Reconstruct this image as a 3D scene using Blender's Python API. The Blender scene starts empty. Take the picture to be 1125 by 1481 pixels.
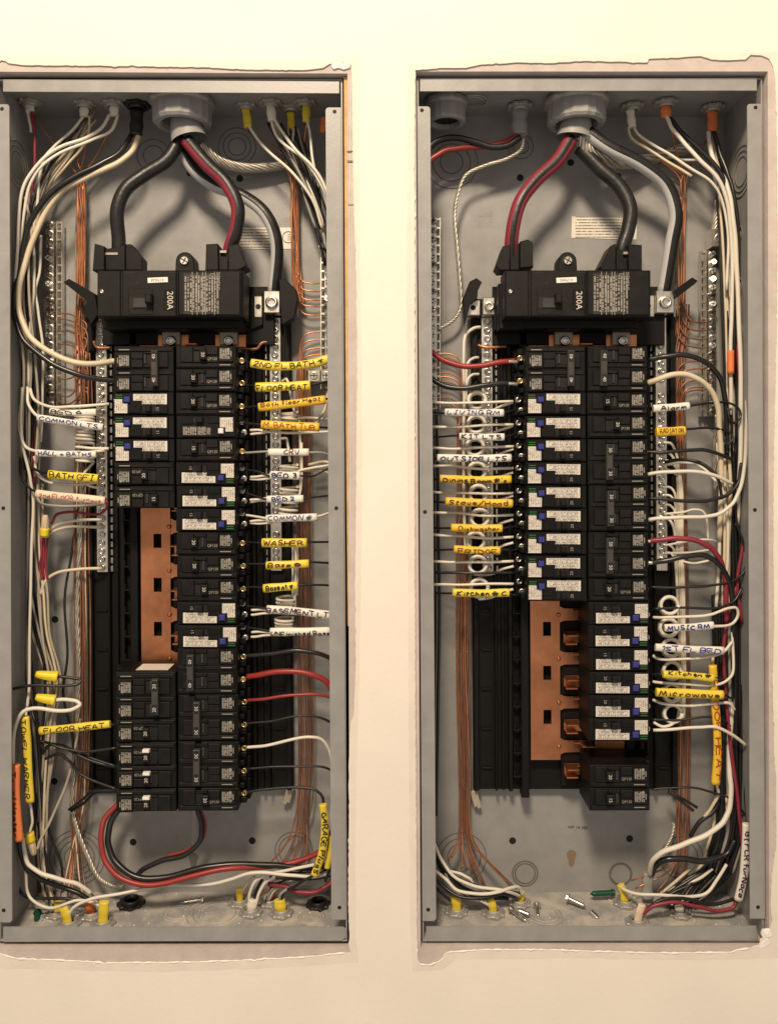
import bpy, bmesh, math, random
from mathutils import Vector
random.seed(7)

# ------------------------------------------------------------------ camera, light, exposure
S = 0.00074          # metres per unit: one unit = one photo pixel at the front plane of the panels
D = 1190.0           # camera distance to that plane, in units
CX, CY, H = 562.5, 662.0, 1.5
IMG_H = 1481.0
scene = bpy.context.scene
cam_data = bpy.data.cameras.new('camera')
cam = bpy.data.objects.new('camera', cam_data)
scene.collection.objects.link(cam)
cam.location = (0, -D * S, H)
cam.rotation_euler = (math.radians(90), 0, 0)
cam_data.sensor_fit = 'VERTICAL'
cam_data.sensor_height = 36.0
cam_data.sensor_width = 36.0
cam_data.lens = 36.0 * D / IMG_H
cam_data.shift_y = -(IMG_H / 2 - CY) / IMG_H
cam_data.clip_start = 0.01
cam_data.clip_end = 50
scene.camera = cam

world = bpy.data.worlds.new('World')
scene.world = world
world.use_nodes = True
bg = world.node_tree.nodes['Background']
bg.inputs['Color'].default_value = (1.0, 0.87, 0.75, 1)      # light bounced about the room
bg.inputs['Strength'].default_value = 0.48

lamp_data = bpy.data.lights.new('ceiling_lamp', 'POINT')
lamp_data.energy = 214
lamp_data.color = (1.0, 0.81, 0.60)
lamp_data.shadow_soft_size = 0.19
lamp = bpy.data.objects.new('ceiling_lamp', lamp_data)
scene.collection.objects.link(lamp)
lamp.location = (-0.24, -1.50, H + 1.45)

vs = scene.view_settings
vs.view_transform = 'Standard'
vs.look = 'None'
vs.exposure = 0.0
vs.gamma = 1.0
scene.cycles.max_bounces = 6

# ------------------------------------------------------------------ helpers
COL = scene.collection
ABS = {}

def t(px, py, d):
    """photo pixel seen at depth d behind the panel front -> scene units (x right, y down, d away)"""
    k = 1 + d / D
    return (CX + (px - CX) * k, CY + (py - CY) * k, d)

def wv(p):
    return Vector(((p[0] - CX) * S, p[2] * S, (CY - p[1]) * S + H))

def mat(name, col, rough=0.5, metal=0.0, noise=0.0, nscale=60, bump=0.0, bscale=200, spec=0.5, col2=None, thr=None):
    m = bpy.data.materials.new(name)
    m.use_nodes = True
    nt = m.node_tree
    b = nt.nodes['Principled BSDF']
    b.inputs['Base Color'].default_value = (*col, 1)
    b.inputs['Roughness'].default_value = rough
    b.inputs['Metallic'].default_value = metal
    b.inputs['Specular IOR Level'].default_value = spec
    tc = nt.nodes.new('ShaderNodeTexCoord')
    if noise or col2:
        n = nt.nodes.new('ShaderNodeTexNoise')
        n.inputs['Scale'].default_value = nscale
        n.inputs['Detail'].default_value = 6
        n.inputs['Roughness'].default_value = 0.62
        nt.links.new(tc.outputs['Object'], n.inputs['Vector'])
        r = nt.nodes.new('ShaderNodeValToRGB')
        a = thr or (0.3, 0.72)
        r.color_ramp.elements[0].position = a[0]
        r.color_ramp.elements[1].position = a[1]
        if col2:
            r.color_ramp.elements[0].color = (*col, 1)
            r.color_ramp.elements[1].color = (*col2, 1)
        else:
            r.color_ramp.elements[0].color = (*[c * (1 - noise) for c in col], 1)
            r.color_ramp.elements[1].color = (*[min(1, c * (1 + noise)) for c in col], 1)
        nt.links.new(n.outputs['Fac'], r.inputs['Fac'])
        nt.links.new(r.outputs['Color'], b.inputs['Base Color'])
        mr = nt.nodes.new('ShaderNodeMapRange')
        mr.inputs['To Min'].default_value = max(0.05, rough - 0.12)
        mr.inputs['To Max'].default_value = min(1, rough + 0.12)
        nt.links.new(n.outputs['Fac'], mr.inputs['Value'])
        nt.links.new(mr.outputs['Result'], b.inputs['Roughness'])
    if bump:
        n2 = nt.nodes.new('ShaderNodeTexNoise')
        n2.inputs['Scale'].default_value = bscale
        n2.inputs['Detail'].default_value = 4
        nt.links.new(tc.outputs['Object'], n2.inputs['Vector'])
        bp = nt.nodes.new('ShaderNodeBump')
        bp.inputs['Strength'].default_value = bump
        bp.inputs['Distance'].default_value = 0.001
        nt.links.new(n2.outputs['Fac'], bp.inputs['Height'])
        nt.links.new(bp.outputs['Normal'], b.inputs['Normal'])
    return m

def print_mat(name, paper, ink, nlines, across='Z', dens=0.5, wscale=30, rough=0.6, lw=0.4):
    """flat print: rows of tiny illegible type"""
    m = bpy.data.materials.new(name)
    m.use_nodes = True
    nt = m.node_tree
    b = nt.nodes['Principled BSDF']
    b.inputs['Roughness'].default_value = rough
    tc = nt.nodes.new('ShaderNodeTexCoord')
    sx = nt.nodes.new('ShaderNodeSeparateXYZ')
    nt.links.new(tc.outputs['Generated'], sx.inputs[0])
    def M(op, a, bb):
        n = nt.nodes.new('ShaderNodeMath'); n.operation = op
        for i, v in enumerate((a, bb)):
            if isinstance(v, (int, float)): n.inputs[i].default_value = v
            else: nt.links.new(v, n.inputs[i])
        return n.outputs[0]
    along = 'X' if across == 'Z' else 'Z'
    row = M('MULTIPLY', sx.outputs[across], nlines)
    fr = M('FRACT', row, 0)
    line = M('GREATER_THAN', fr, lw)
    fl = M('FLOOR', row, 0)
    cv = nt.nodes.new('ShaderNodeCombineXYZ')
    nt.links.new(M('MULTIPLY', sx.outputs[along], wscale), cv.inputs[0])
    nt.links.new(M('MULTIPLY', fl, 3.7), cv.inputs[1])
    nz = nt.nodes.new('ShaderNodeTexNoise'); nz.inputs['Scale'].default_value = 1.0
    nz.inputs['Detail'].default_value = 3
    nt.links.new(cv.outputs[0], nz.inputs['Vector'])
    on = M('LESS_THAN', nz.outputs['Fac'], dens)
    edge = M('MULTIPLY', M('GREATER_THAN', sx.outputs[along], 0.06), M('LESS_THAN', sx.outputs[along], 0.94))
    fac = M('MULTIPLY', M('MULTIPLY', line, on), edge)
    mx = nt.nodes.new('ShaderNodeMix'); mx.data_type = 'RGBA'
    nt.links.new(fac, mx.inputs['Factor'])
    mx.inputs['A'].default_value = (*paper, 1)
    mx.inputs['B'].default_value = (*ink, 1)
    nt.links.new(mx.outputs['Result'], b.inputs['Base Color'])
    return m

class MB:
    """collects faces in scene units; build() links them as one mesh object"""
    def __init__(s):
        s.v = []; s.f = []; s.sm = []; s.mi = []
    def add(s, verts, faces, smooth=False, mi=0):
        o = len(s.v)
        s.v += [tuple(p) for p in verts]
        for f in faces:
            s.f.append([o + i for i in f]); s.sm.append(smooth); s.mi.append(mi)
        return s
    def box(s, x0, x1, y0, y1, d0, d1, bev=0.0, sh=0.0, mi=0):
        """front face at d0; bev chamfers the front edges; sh shears x along y"""
        b = bev
        def q(x, y, d): return (x + sh * (y - y0), y, d)
        V = [q(x0, y0, d1), q(x1, y0, d1), q(x1, y1, d1), q(x0, y1, d1)]
        if b:
            V += [q(x0, y0, d0 + b), q(x1, y0, d0 + b), q(x1, y1, d0 + b), q(x0, y1, d0 + b)]
            V += [q(x0 + b, y0 + b, d0), q(x1 - b, y0 + b, d0), q(x1 - b, y1 - b, d0), q(x0 + b, y1 - b, d0)]
            F = [(0, 1, 2, 3), (8, 9, 10, 11)]
            for i in range(4):
                j = (i + 1) % 4
                F += [(i, j, 4 + j, 4 + i), (4 + i, 4 + j, 8 + j, 8 + i)]
        else:
            V += [q(x0, y0, d0), q(x1, y0, d0), q(x1, y1, d0), q(x0, y1, d0)]
            F = [(0, 1, 2, 3), (4, 5, 6, 7)] + [(i, (i + 1) % 4, 4 + (i + 1) % 4, 4 + i) for i in range(4)]
        return s.add(V, F, mi=mi)
    def prism(s, poly, d0, d1, bev=0.0, mi=0):
        n = len(poly)
        cx = sum(p[0] for p in poly) / n; cy = sum(p[1] for p in poly) / n
        V = [(x, y, d1) for x, y in poly] + [(x, y, d0 + bev) for x, y in poly]
        F = [tuple(range(n)), ]
        F += [(i, (i + 1) % n, n + (i + 1) % n, n + i) for i in range(n)]
        if bev:
            def ins(x, y):
                l = math.hypot(x - cx, y - cy) or 1
                return (x - (x - cx) / l * bev * 1.3, y - (y - cy) / l * bev * 1.3, d0)
            V += [ins(x, y) for x, y in poly]
            F += [(n + i, n + (i + 1) % n, 2 * n + (i + 1) % n, 2 * n + i) for i in range(n)]
            F.append(tuple(range(2 * n, 3 * n)))
        else:
            F.append(tuple(range(n, 2 * n)))
        return s.add(V, F, mi=mi)
    def lathe(s, c, prof, n=20, axis='d', smooth=True, lobes=0, lobe=0.0):
        """prof: (radius, offset along axis); axis d (away), y (down) or x"""
        V = []; F = []
        for r, h in prof:
            for i in range(n):
                a = 2 * math.pi * i / n
                rr = r * (1 + (lobe if lobes and math.sin(a * lobes) > 0 else 0))
                u, w = rr * math.cos(a), rr * math.sin(a)
                V.append({'d': (c[0] + u, c[1] + w, c[2] + h), 'y': (c[0] + u, c[1] + h, c[2] + w),
                          'x': (c[0] + h, c[1] + u, c[2] + w)}[axis])
        for k in range(len(prof) - 1):
            for i in range(n):
                j = (i + 1) % n
                F.append((k * n + i, k * n + j, (k + 1) * n + j, (k + 1) * n + i))
        s.add(V, F, smooth)
        if prof[0][0] > 0: s.add(V[:n], [tuple(range(n))])
        if prof[-1][0] > 0: s.add(V[-n:], [tuple(range(n))])
        return s
    def tube(s, pts, r, n=8, rd=None, smooth=True, radf=None, stripe=None, caps=True, tw=0.0):
        """r: in-plane half width, rd: half depth; stripe: [(deg0, deg1, material index)]"""
        P = [Vector(p) for p in pts]
        N = None; V = []; F = []; MI = []
        m = len(P)
        for i, p in enumerate(P):
            T = (P[min(i + 1, m - 1)] - P[max(i - 1, 0)])
            T = T.normalized() if T.length > 1e-9 else Vector((1, 0, 0))
            if N is None or rd is not None:
                ref = Vector((0, 0, -1))
                if abs(T.z) > 0.95: ref = Vector((0, 1, 0))
                N = ref
            N = (N - T * N.dot(T))
            N = N.normalized() if N.length > 1e-6 else T.orthogonal().normalized()
            B = T.cross(N)
            k = radf(i / (m - 1)) if radf else 1
            for j in range(n):
                a = 2 * math.pi * j / n + tw * i
                V.append(tuple(p + N * (math.cos(a) * (rd or r) * k) + B * (math.sin(a) * r * k)))
        for i in range(m - 1):
            for j in range(n):
                jj = (j + 1) % n
                F.append((i * n + j, i * n + jj, (i + 1) * n + jj, (i + 1) * n + j))
                q = 0
                for (a0, a1, idx) in (stripe or []):
                    if a0 <= 360 * (j + 0.5) / n < a1: q = idx
                MI.append(q)
        o = len(s.v)
        s.v += V
        for f, q in zip(F, MI):
            s.f.append([o + i for i in f]); s.sm.append(smooth); s.mi.append(q)
        if caps:
            s.f.append([o + j for j in range(n)]); s.sm.append(False); s.mi.append(0)
            s.f.append([o + (m - 1) * n + j for j in range(n)]); s.sm.append(False); s.mi.append(0)
        return s
    def mesh(s, name, mats, origin):
        me = bpy.data.meshes.new(name)
        w = [wv(p) - origin for p in s.v]
        me.from_pydata(w, [], s.f)
        me.polygons.foreach_set('use_smooth', s.sm)
        me.polygons.foreach_set('material_index', s.mi)
        for m in (mats if isinstance(mats, (list, tuple)) else [mats]):
            me.materials.append(m)
        bm = bmesh.new(); bm.from_mesh(me)
        bmesh.ops.recalc_face_normals(bm, faces=bm.faces)
        bm.to_mesh(me); bm.free()
        me.update()
        return me
    def build(s, name, mats, parent=None, origin=None):
        if origin is None:
            xs = [p[0] for p in s.v]; ys = [p[1] for p in s.v]; ds = [p[2] for p in s.v]
            origin = wv(((min(xs) + max(xs)) / 2, (min(ys) + max(ys)) / 2, (min(ds) + max(ds)) / 2))
        o = bpy.data.objects.new(name, s.mesh(name, mats, origin))
        COL.objects.link(o)
        ABS[o.name] = origin.copy()
        if parent is not None:
            o.parent = parent
            o.location = origin - ABS[parent.name]
        else:
            o.location = origin
        return o

def place(me, name, parent, p, rot=(0, 0, 0)):
    """another object sharing a mesh whose origin goes to scene-unit point p"""
    o = bpy.data.objects.new(name, me)
    COL.objects.link(o)
    w = wv(p); ABS[o.name] = w
    if parent is not None:
        o.parent = parent; o.location = w - ABS[parent.name]
    else:
        o.location = w
    o.rotation_euler = rot
    return o

def tag(o, label, cat, group=None):
    o['label'] = label; o['category'] = cat
    if group: o['group'] = group
    return o

def thing(name, p, label, cat, group=None):
    o = bpy.data.objects.new(name, None)
    o.empty_display_size = 0.02
    COL.objects.link(o)
    o.location = wv(p); ABS[o.name] = o.location.copy()
    return tag(o, label, cat, group)

def structure(o):
    o['kind'] = 'structure'
    return o

def smooth_path(pts, k=6):
    if len(pts) < 3: 
        a, b = Vector(pts[0]), Vector(pts[1])
        return [tuple(a.lerp(b, i / k)) for i in range(k + 1)]
    P = [Vector(p) for p in pts]
    P = [P[0] * 2 - P[1]] + P + [P[-1] * 2 - P[-2]]
    out = []
    for i in range(1, len(P) - 2):
        p0, p1, p2, p3 = P[i - 1:i + 3]
        t0 = 0.0
        t1 = t0 + max((p1 - p0).length, 1e-3) ** 0.5
        t2 = t1 + max((p2 - p1).length, 1e-3) ** 0.5
        t3 = t2 + max((p3 - p2).length, 1e-3) ** 0.5
        for j in range(k):
            u = t1 + (t2 - t1) * j / k
            A1 = p0 * ((t1 - u) / (t1 - t0)) + p1 * ((u - t0) / (t1 - t0))
            A2 = p1 * ((t2 - u) / (t2 - t1)) + p2 * ((u - t1) / (t2 - t1))
            A3 = p2 * ((t3 - u) / (t3 - t2)) + p3 * ((u - t2) / (t3 - t2))
            B1 = A1 * ((t2 - u) / (t2 - t0)) + A2 * ((u - t0) / (t2 - t0))
            B2 = A2 * ((t3 - u) / (t3 - t1)) + A3 * ((u - t1) / (t3 - t1))
            out.append(tuple(B1 * ((t2 - u) / (t2 - t1)) + B2 * ((u - t1) / (t2 - t1))))
    out.append(tuple(P[-2]))
    return out

def PT(s):
    """'x,y,d x,y x,y' in photo pixels and depth -> scene-unit points (d carries over)"""
    out = []; d = 60.0
    for w in s.split():
        q = [float(a) for a in w.split(',')]
        if len(q) > 2: d = q[2]
        out.append(t(q[0], q[1], d))
    return out

_tc = {}
def text_geo(txt, size):
    """printed lettering from the built-in font: faces in a plane, centred"""
    if txt not in _tc:
        c = bpy.data.curves.new('type', 'FONT'); c.body = txt; c.size = 1.0
        c.align_x = 'CENTER'; c.align_y = 'CENTER'; c.resolution_u = 2
        o = bpy.data.objects.new('type', c); COL.objects.link(o)
        bpy.context.view_layer.update()
        me = o.to_mesh()
        _tc[txt] = ([(v.co.x, v.co.y) for v in me.vertices], [tuple(p.vertices) for p in me.polygons])
        o.to_mesh_clear()
        bpy.data.objects.remove(o); bpy.data.curves.remove(c)
    V, F = _tc[txt]
    return [(x * size, y * size) for x, y in V], F

def add_text(mb, txt, cx, cy, d, size, rot=0):
    V, F = text_geo(txt, size)
    c, s_ = math.cos(math.radians(rot)), math.sin(math.radians(rot))
    mb.add([(cx + x * c - y * s_, cy - (x * s_ + y * c), d) for x, y in V], F)

# ------------------------------------------------------------------ materials
GREY = mat('grey_enamel', (0.300, 0.297, 0.288), 0.38, noise=0.13, nscale=30, bump=0.10, bscale=600)
GREY_DUST = mat('grey_enamel_dusty', (0.30, 0.30, 0.29), 0.7, col2=(0.54, 0.49, 0.42), nscale=28, thr=(0.42, 0.66), bump=0.25, bscale=300)
WALLM = mat('painted_plaster', (0.83, 0.765, 0.675), 0.75, noise=0.04, nscale=7, bump=0.22, bscale=160)
PLAST = mat('torn_plaster', (0.86, 0.83, 0.77), 0.95, noise=0.12, nscale=90, bump=0.6, bscale=400)
SKIM = mat('joint_compound', (0.77, 0.70, 0.61), 0.9, noise=0.06, nscale=30, bump=0.25, bscale=200)
BOARD = mat('drywall_paper', (0.53, 0.465, 0.43), 0.95, noise=0.12, nscale=40, bump=0.3, bscale=300)
WOOD = mat('pine_stud', (0.55, 0.36, 0.16), 0.7, noise=0.2, nscale=80, bump=0.2)
CAV = mat('cavity_dark', (0.03, 0.028, 0.025), 0.9)  # near black, the unlit void painted on the backing sheet
BLK = mat('black_phenolic', (0.0055, 0.0052, 0.0048), 0.5, noise=0.25, nscale=60, bump=0.08, bscale=700, spec=0.22)
BLK2 = mat('black_moulding_worn', (0.0085, 0.0078, 0.0068), 0.52, noise=0.35, nscale=90, bump=0.12, bscale=600, spec=0.24)
BASE = mat('black_base_plastic', (0.007, 0.0065, 0.006), 0.55, noise=0.2, nscale=40, spec=0.2)
DARK = mat('dark_slot', (0.004, 0.004, 0.004), 0.7)
TOG = mat('toggle_plastic', (0.035, 0.036, 0.034), 0.4, noise=0.2, nscale=90)
TIE = mat('handle_tie_grey', (0.05, 0.048, 0.043), 0.45, noise=0.2, nscale=90)
STEEL = mat('zinc_steel', (0.62, 0.60, 0.56), 0.28, 1.0, noise=0.15, nscale=150)
ALU = mat('tin_plated_aluminium', (0.72, 0.69, 0.62), 0.36, 1.0, noise=0.10, nscale=120, bump=0.05)
BRASS = mat('brass_screw', (0.72, 0.55, 0.28), 0.3, 1.0, noise=0.2, nscale=150)
STRAP = mat('plated_strap', (0.36, 0.33, 0.28), 0.5, 0.7, noise=0.2, nscale=60)
COPBUS = mat('copper_bus', (0.56, 0.235, 0.115), 0.33, 0.9, noise=0.34, nscale=16, bump=0.08)
COP = mat('bare_copper', (0.62, 0.27, 0.13), 0.35, 0.8, noise=0.25, nscale=60)
COPD = mat('bare_copper_dull', (0.34, 0.15, 0.085), 0.45, 0.6, noise=0.3, nscale=60)
STRAND = mat('tinned_strand', (0.58, 0.54, 0.46), 0.42, 0.75, noise=0.2, nscale=120)
PVC = mat('grey_pvc', (0.30, 0.30, 0.29), 0.5, noise=0.1, nscale=60, bump=0.05)
ZINC = mat('cast_zinc', (0.40, 0.385, 0.355), 0.52, 0.45, noise=0.25, nscale=90, bump=0.1)
W_ = {
 'white': mat('wire_white', (0.74, 0.69, 0.59), 0.42, noise=0.06, nscale=40),
 'cream': mat('wire_cream', (0.66, 0.56, 0.40), 0.45, noise=0.08, nscale=40),
 'grey': mat('wire_grey', (0.33, 0.31, 0.28), 0.45, noise=0.1, nscale=40),
 'black': mat('wire_black', (0.014, 0.014, 0.014), 0.3, noise=0.2, nscale=40),
 'dull': mat('wire_black_dull', (0.0125, 0.012, 0.0115), 0.40, noise=0.35, nscale=55, bump=0.25, bscale=260),
 'red': mat('wire_red', (0.29, 0.028, 0.023), 0.4, noise=0.1, nscale=40),
 'crimson': mat('wire_crimson', (0.25, 0.026, 0.045), 0.42, noise=0.1, nscale=40),
 'tan': mat('wire_tan', (0.40, 0.345, 0.27), 0.55, noise=0.15, nscale=40),  # darker beige than the cream wire
 'copper': COP, 'copperd': COPD, 'strand': STRAND,
 'paleblue': mat('stripe_pale', (0.50, 0.505, 0.50), 0.45),
}
SL = {
 'white': mat('sleeve_white', (0.78, 0.74, 0.65), 0.5, noise=0.05, nscale=60),
 'cream': mat('sleeve_cream', (0.78, 0.62, 0.47), 0.5, noise=0.06, nscale=60),
 'yellow': mat('sleeve_yellow', (0.78, 0.60, 0.055), 0.42, noise=0.08, nscale=50),
 'amber': mat('sleeve_amber', (0.80, 0.50, 0.035), 0.42, noise=0.08, nscale=50),
 'orange': mat('sleeve_orange', (0.78, 0.21, 0.065), 0.48, noise=0.08, nscale=50),
}
INK = {
 'black': mat('ink_black', (0.015, 0.013, 0.012), 0.6),
 'blue': mat('ink_blue', (0.02, 0.04, 0.24), 0.6),
 'navy': mat('ink_navy', (0.012, 0.018, 0.085), 0.6),
 'brown': mat('ink_brown', (0.10, 0.03, 0.01), 0.6),
 'orange': mat('ink_orange', (0.45, 0.10, 0.01), 0.6),
 'red': mat('ink_red', (0.42, 0.05, 0.015), 0.6),
 'maroon': mat('ink_maroon', (0.13, 0.015, 0.02), 0.6),
 'purple': mat('ink_purple', (0.06, 0.015, 0.08), 0.6),
}
WHITEP = mat('white_print', (0.62, 0.58, 0.50), 0.6)
DIMP = mat('dim_print', (0.30, 0.28, 0.24), 0.6)
STICK = print_mat('sticker_print', (0.66, 0.62, 0.55), (0.17, 0.14, 0.11), 7, 'Z', 0.52, 44)
STICKV = print_mat('sticker_print_upright', (0.66, 0.62, 0.55), (0.24, 0.20, 0.16), 7, 'X', 0.5, 22)
BLOCKP = print_mat('type_block', (0.012, 0.011, 0.010), (0.30, 0.28, 0.24), 6, 'X', 0.56, 16, lw=0.3)
LABELP = print_mat('paper_label_print', (0.74, 0.70, 0.60), (0.20, 0.17, 0.14), 8, 'Z', 0.58, 60, lw=0.62)
MAINP = print_mat('main_rating_print', (0.016, 0.0145, 0.013), (0.28, 0.255, 0.21), 13, 'X', 0.53, 24, lw=0.42)
BLUEB = mat('blue_test_button', (0.03, 0.035, 0.22), 0.4)
GREENP = mat('green_print', (0.02, 0.16, 0.03), 0.5)
WHITEB = mat('white_test_button', (0.80, 0.77, 0.70), 0.4)
NUTY = mat('wire_nut_yellow', (0.80, 0.62, 0.02), 0.4, noise=0.06)
NUTT = mat('wire_nut_tan', (0.62, 0.50, 0.33), 0.45, noise=0.06)
GROOVE_SHADE = mat('groove_shade', (0.15, 0.145, 0.135), 0.6)  # darker grey paints the shadow gap of the knockout grooves onto thin rings
KEYH = mat('keyhole_board', (0.22, 0.165, 0.10), 0.8)
GREEN = mat('green_screw', (0.02, 0.11, 0.06), 0.35, 0.5)
# ------------------------------------------------------------------ wall with two cut openings
def ragged(pts, step=5, amp=0.45):
    """walk a closed outline adding small breaks, as a torn plaster edge"""
    out = []
    n = len(pts)
    for i in range(n):
        a, b = Vector(pts[i]), Vector(pts[(i + 1) % n])
        L = (b - a).length
        m = max(1, int(L / step))
        nrm = Vector((-(b - a).y, (b - a).x)).normalized()
        for j in range(m):
            p = a.lerp(b, j / m)
            if 0 < j: p = p + nrm * random.uniform(-amp, amp) + nrm * (random.random() < 0.06) * random.uniform(-1.6, 1.6)
            out.append((p.x, p.y))
    return out

HL = ragged([(-60, 97), (0, 98), (8, 93), (18, 97), (42, 100), (160, 101), (300, 103), (355, 106), (440, 107), (468, 104), (478, 98), (486, 99), (497, 96),
             (508, 99), (509, 108), (510, 140), (511, 250), (513, 330), (516, 400), (517, 520), (516, 650), (515, 760), (514, 850), (515, 960), (512, 1030), (507, 1045), (505, 1100),
             (505, 1200), (504, 1300), (506, 1345), (505, 1362), (508, 1371), (496, 1371), (440, 1377), (360, 1381), (280, 1384), (160, 1385), (90, 1381), (30, 1379), (6, 1372), (-60, 1374)])
HR = ragged([(600, 107), (640, 104), (672, 104), (695, 99), (720, 98), (745, 96), (790, 97), (840, 94), (932, 96), (934, 91), (980, 89), (1008, 87), (1024, 92), (1048, 93), (1072, 92),
             (1080, 85), (1095, 86), (1106, 91), (1112, 103), (1115, 125), (1117, 220), (1118, 330), (1117, 480), (1114, 600), (1112, 700), (1112, 790), (1113, 900), (1111, 980), (1113, 1080),
             (1116, 1130), (1116, 1220), (1110, 1260), (1108, 1305), (1111, 1325), (1107, 1338), (1098, 1338), (1100, 1348), (1093, 1352), (1093, 1360), (1080, 1364), (1062, 1366), (1052, 1370), (960, 1371), (870, 1369),
             (780, 1366), (700, 1366), (646, 1370), (636, 1382), (622, 1388), (606, 1387), (603, 1380), (602, 1250), (600, 1000), (599, 700), (600, 400), (599, 200)])
BL = [(-60, 108), (503, 111), (506, 1368), (-60, 1368)]
BR = [(601, 108), (1105, 108), (1107, 1366), (608, 1366)]
OUT = [(-420, -420), (1545, -420), (1545, 1900), (-420, 1900)]

def slab(name, loops, d0, d1, material, parent=None):
    bm = bmesh.new()
    org = wv((CX, CY, d0))
    rings = []
    for d in (d0, d1):
        edges = []; rr = []
        for lp in loops:
            vsx = [bm.verts.new(wv((x, y, d)) - org) for x, y in lp]
            rr.append(vsx)
            edges += [bm.edges.new((vsx[i], vsx[(i + 1) % len(vsx)])) for i in range(len(vsx))]
        bmesh.ops.triangle_fill(bm, use_beauty=True, edges=edges)
        rings.append(rr)
    for a, b in zip(*rings):
        for i in range(len(a)):
            j = (i + 1) % len(a)
            bm.faces.new((a[i], a[j], b[j], b[i]))
    bmesh.ops.recalc_face_normals(bm, faces=bm.faces)
    me = bpy.data.meshes.new(name); bm.to_mesh(me); bm.free()
    me.materials.append(material)
    o = bpy.data.objects.new(name, me); COL.objects.link(o)
    ABS[o.name] = org
    o.parent = parent
    o.location = org - (ABS[parent.name] if parent else Vector())
    return o

wall = structure(slab('wall', [OUT, HL, HR], -12.4, -10.4, WALLM))
slab('drywall_board', [OUT, BL, BR], -10, 8, BOARD, wall)
SK_L = ragged([(-60, 86), (300, 92), (470, 94), (517, 88), (520, 130), (521, 400), (524, 640), (522, 900), (518, 1040), (514, 1200), (515, 1352), (519, 1384), (440, 1390), (250, 1398), (60, 1394), (-60, 1390)], 14, 0.8)
SK_R = ragged([(588, 98), (700, 90), (900, 84), (1060, 82), (1120, 80), (1123, 120), (1124, 600), (1121, 900), (1124, 1150), (1119, 1300), (1121, 1378), (1000, 1381), (820, 1378), (660, 1380), (640, 1394), (596, 1398), (592, 1300), (590, 900), (588, 400)], 14, 0.8)
slab('joint_compound', [SK_L, HL], -12.52, -12.38, SKIM, wall); slab('joint_compound', [SK_R, HR], -12.52, -12.38, SKIM, wall)
cav = MB(); cav.box(-420, 1545, -420, 1900, 142, 146)
structure(cav.build('cavity_light_block', CAV))  # dark sheet added behind the boxes so room light cannot leak through

# crumbs of torn plaster paper standing along the cut edges
def torn(lp, i0, i1, r):
    pts = [(x, y, -12.2) for x, y in lp[i0:i1]]
    rf = {}
    return MB().tube(pts, r, 6, radf=lambda u: 0.35 + 0.9 * abs(math.sin(u * 97.0) * math.sin(u * 31.0 + 1)))
def span(lp, f):
    idx = [i for i, p in enumerate(lp) if f(p)]
    return min(idx), max(idx) + 1
for lp, f, r in ((HL, lambda p: p[1] > 1370 and p[0] < 507, 1.5), (HR, lambda p: p[1] > 1362 and p[0] < 1092, 1.6),):
    a, b = span(lp, f)
    torn(lp, a, b, r).build('torn_edge', PLAST, wall)
blob = MB()
blob.prism(ragged([(1097, 1338), (1107, 1337), (1110, 1345), (1104, 1350), (1108, 1356), (1101, 1362), (1092, 1365), (1093, 1358), (1099, 1352), (1095, 1345)], 3, 0.6), -13.4, -9, 0.7)
blob.prism(ragged([(1099, 1340), (1105, 1341), (1106, 1347), (1100, 1348)], 3, 0.5), -14.4, -13, 0.6)
blob.prism(ragged([(479, 100), (488, 97.5), (500, 96.5), (508, 100), (506, 104), (498, 106.5), (490, 104), (483, 106)], 3, 0.5), -12.9, -9.6, 0.6)
blob.prism(ragged([(488, 100), (499, 98.5), (504, 101), (496, 104)], 3, 0.4), -13.6, -12.6, 0.5)
blob.build('plaster_crumb', PLAST, wall)
# pencil marks on the bare board beside the left panel
pm = MB()
for x0, x1, y in ((502, 511, 222), (503, 509, 224), (503, 511, 236), (503, 512, 238), (504, 513, 299)):
    pm.box(x0, x1, y, y + 1, -10.4, -10.1)
pm.build('pencil_mark', DARK, wall)
st = MB(); st.prism([(497.4, 112), (504, 112), (505, 700), (505, 905), (503, 905), (500.2, 600)], -2, 120)
structure(st.build('wood_stud', WOOD))

# ------------------------------------------------------------------ enclosures
def ring(mb, c, R, axis, r=0.9, n=36, a0=0, a1=360):
    pts = []
    for i in range(n + 1):
        a = math.radians(a0 + (a1 - a0) * i / n)
        u, w = R * math.cos(a), R * math.sin(a)
        pts.append({'d': (c[0] + u, c[1] + w, c[2]), 'y': (c[0] + u, c[1], c[2] + w), 'x': (c[0], c[1] + u, c[2] + w)}[axis])
    mb.tube(pts, r, 6, caps=False)

DEP = 132
def enclosure(nm, xl, shl, xr, shr, yt, yb, label):
    e = thing('panel_enclosure', ((xl + xr) / 2, yb, DEP), label, 'electrical panel', 'flush electrical panels')
    m = MB(); m.prism([(xl, yt), (xr, yt), (xr + shr * (yb - yt), yb), (xl + shl * (yb - yt), yb)], DEP, DEP + 2)
    m.build('back_plate', GREY, e)
    m = MB(); m.box(xl, xl + 2, yt, yb, 1, DEP, sh=shl); m.build('side_wall', GREY, e)
    m = MB(); m.box(xr - 2, xr, yt, yb, 1, DEP, sh=shr); m.build('side_wall', GREY, e)
    m = MB(); m.box(xl + 2.2, xr - 2.2, yt, yt + 2, 1.2, DEP); m.build('top_wall', GREY, e)
    dxl, dxr = shl * (yb - yt), shr * (yb - yt)
    m = MB(); m.box(xl + 2.2 + dxl, xr - 2.2 + dxr, yb - 2, yb, 1.2, DEP); m.build('bottom_wall', GREY_DUST, e)
    return e

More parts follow.
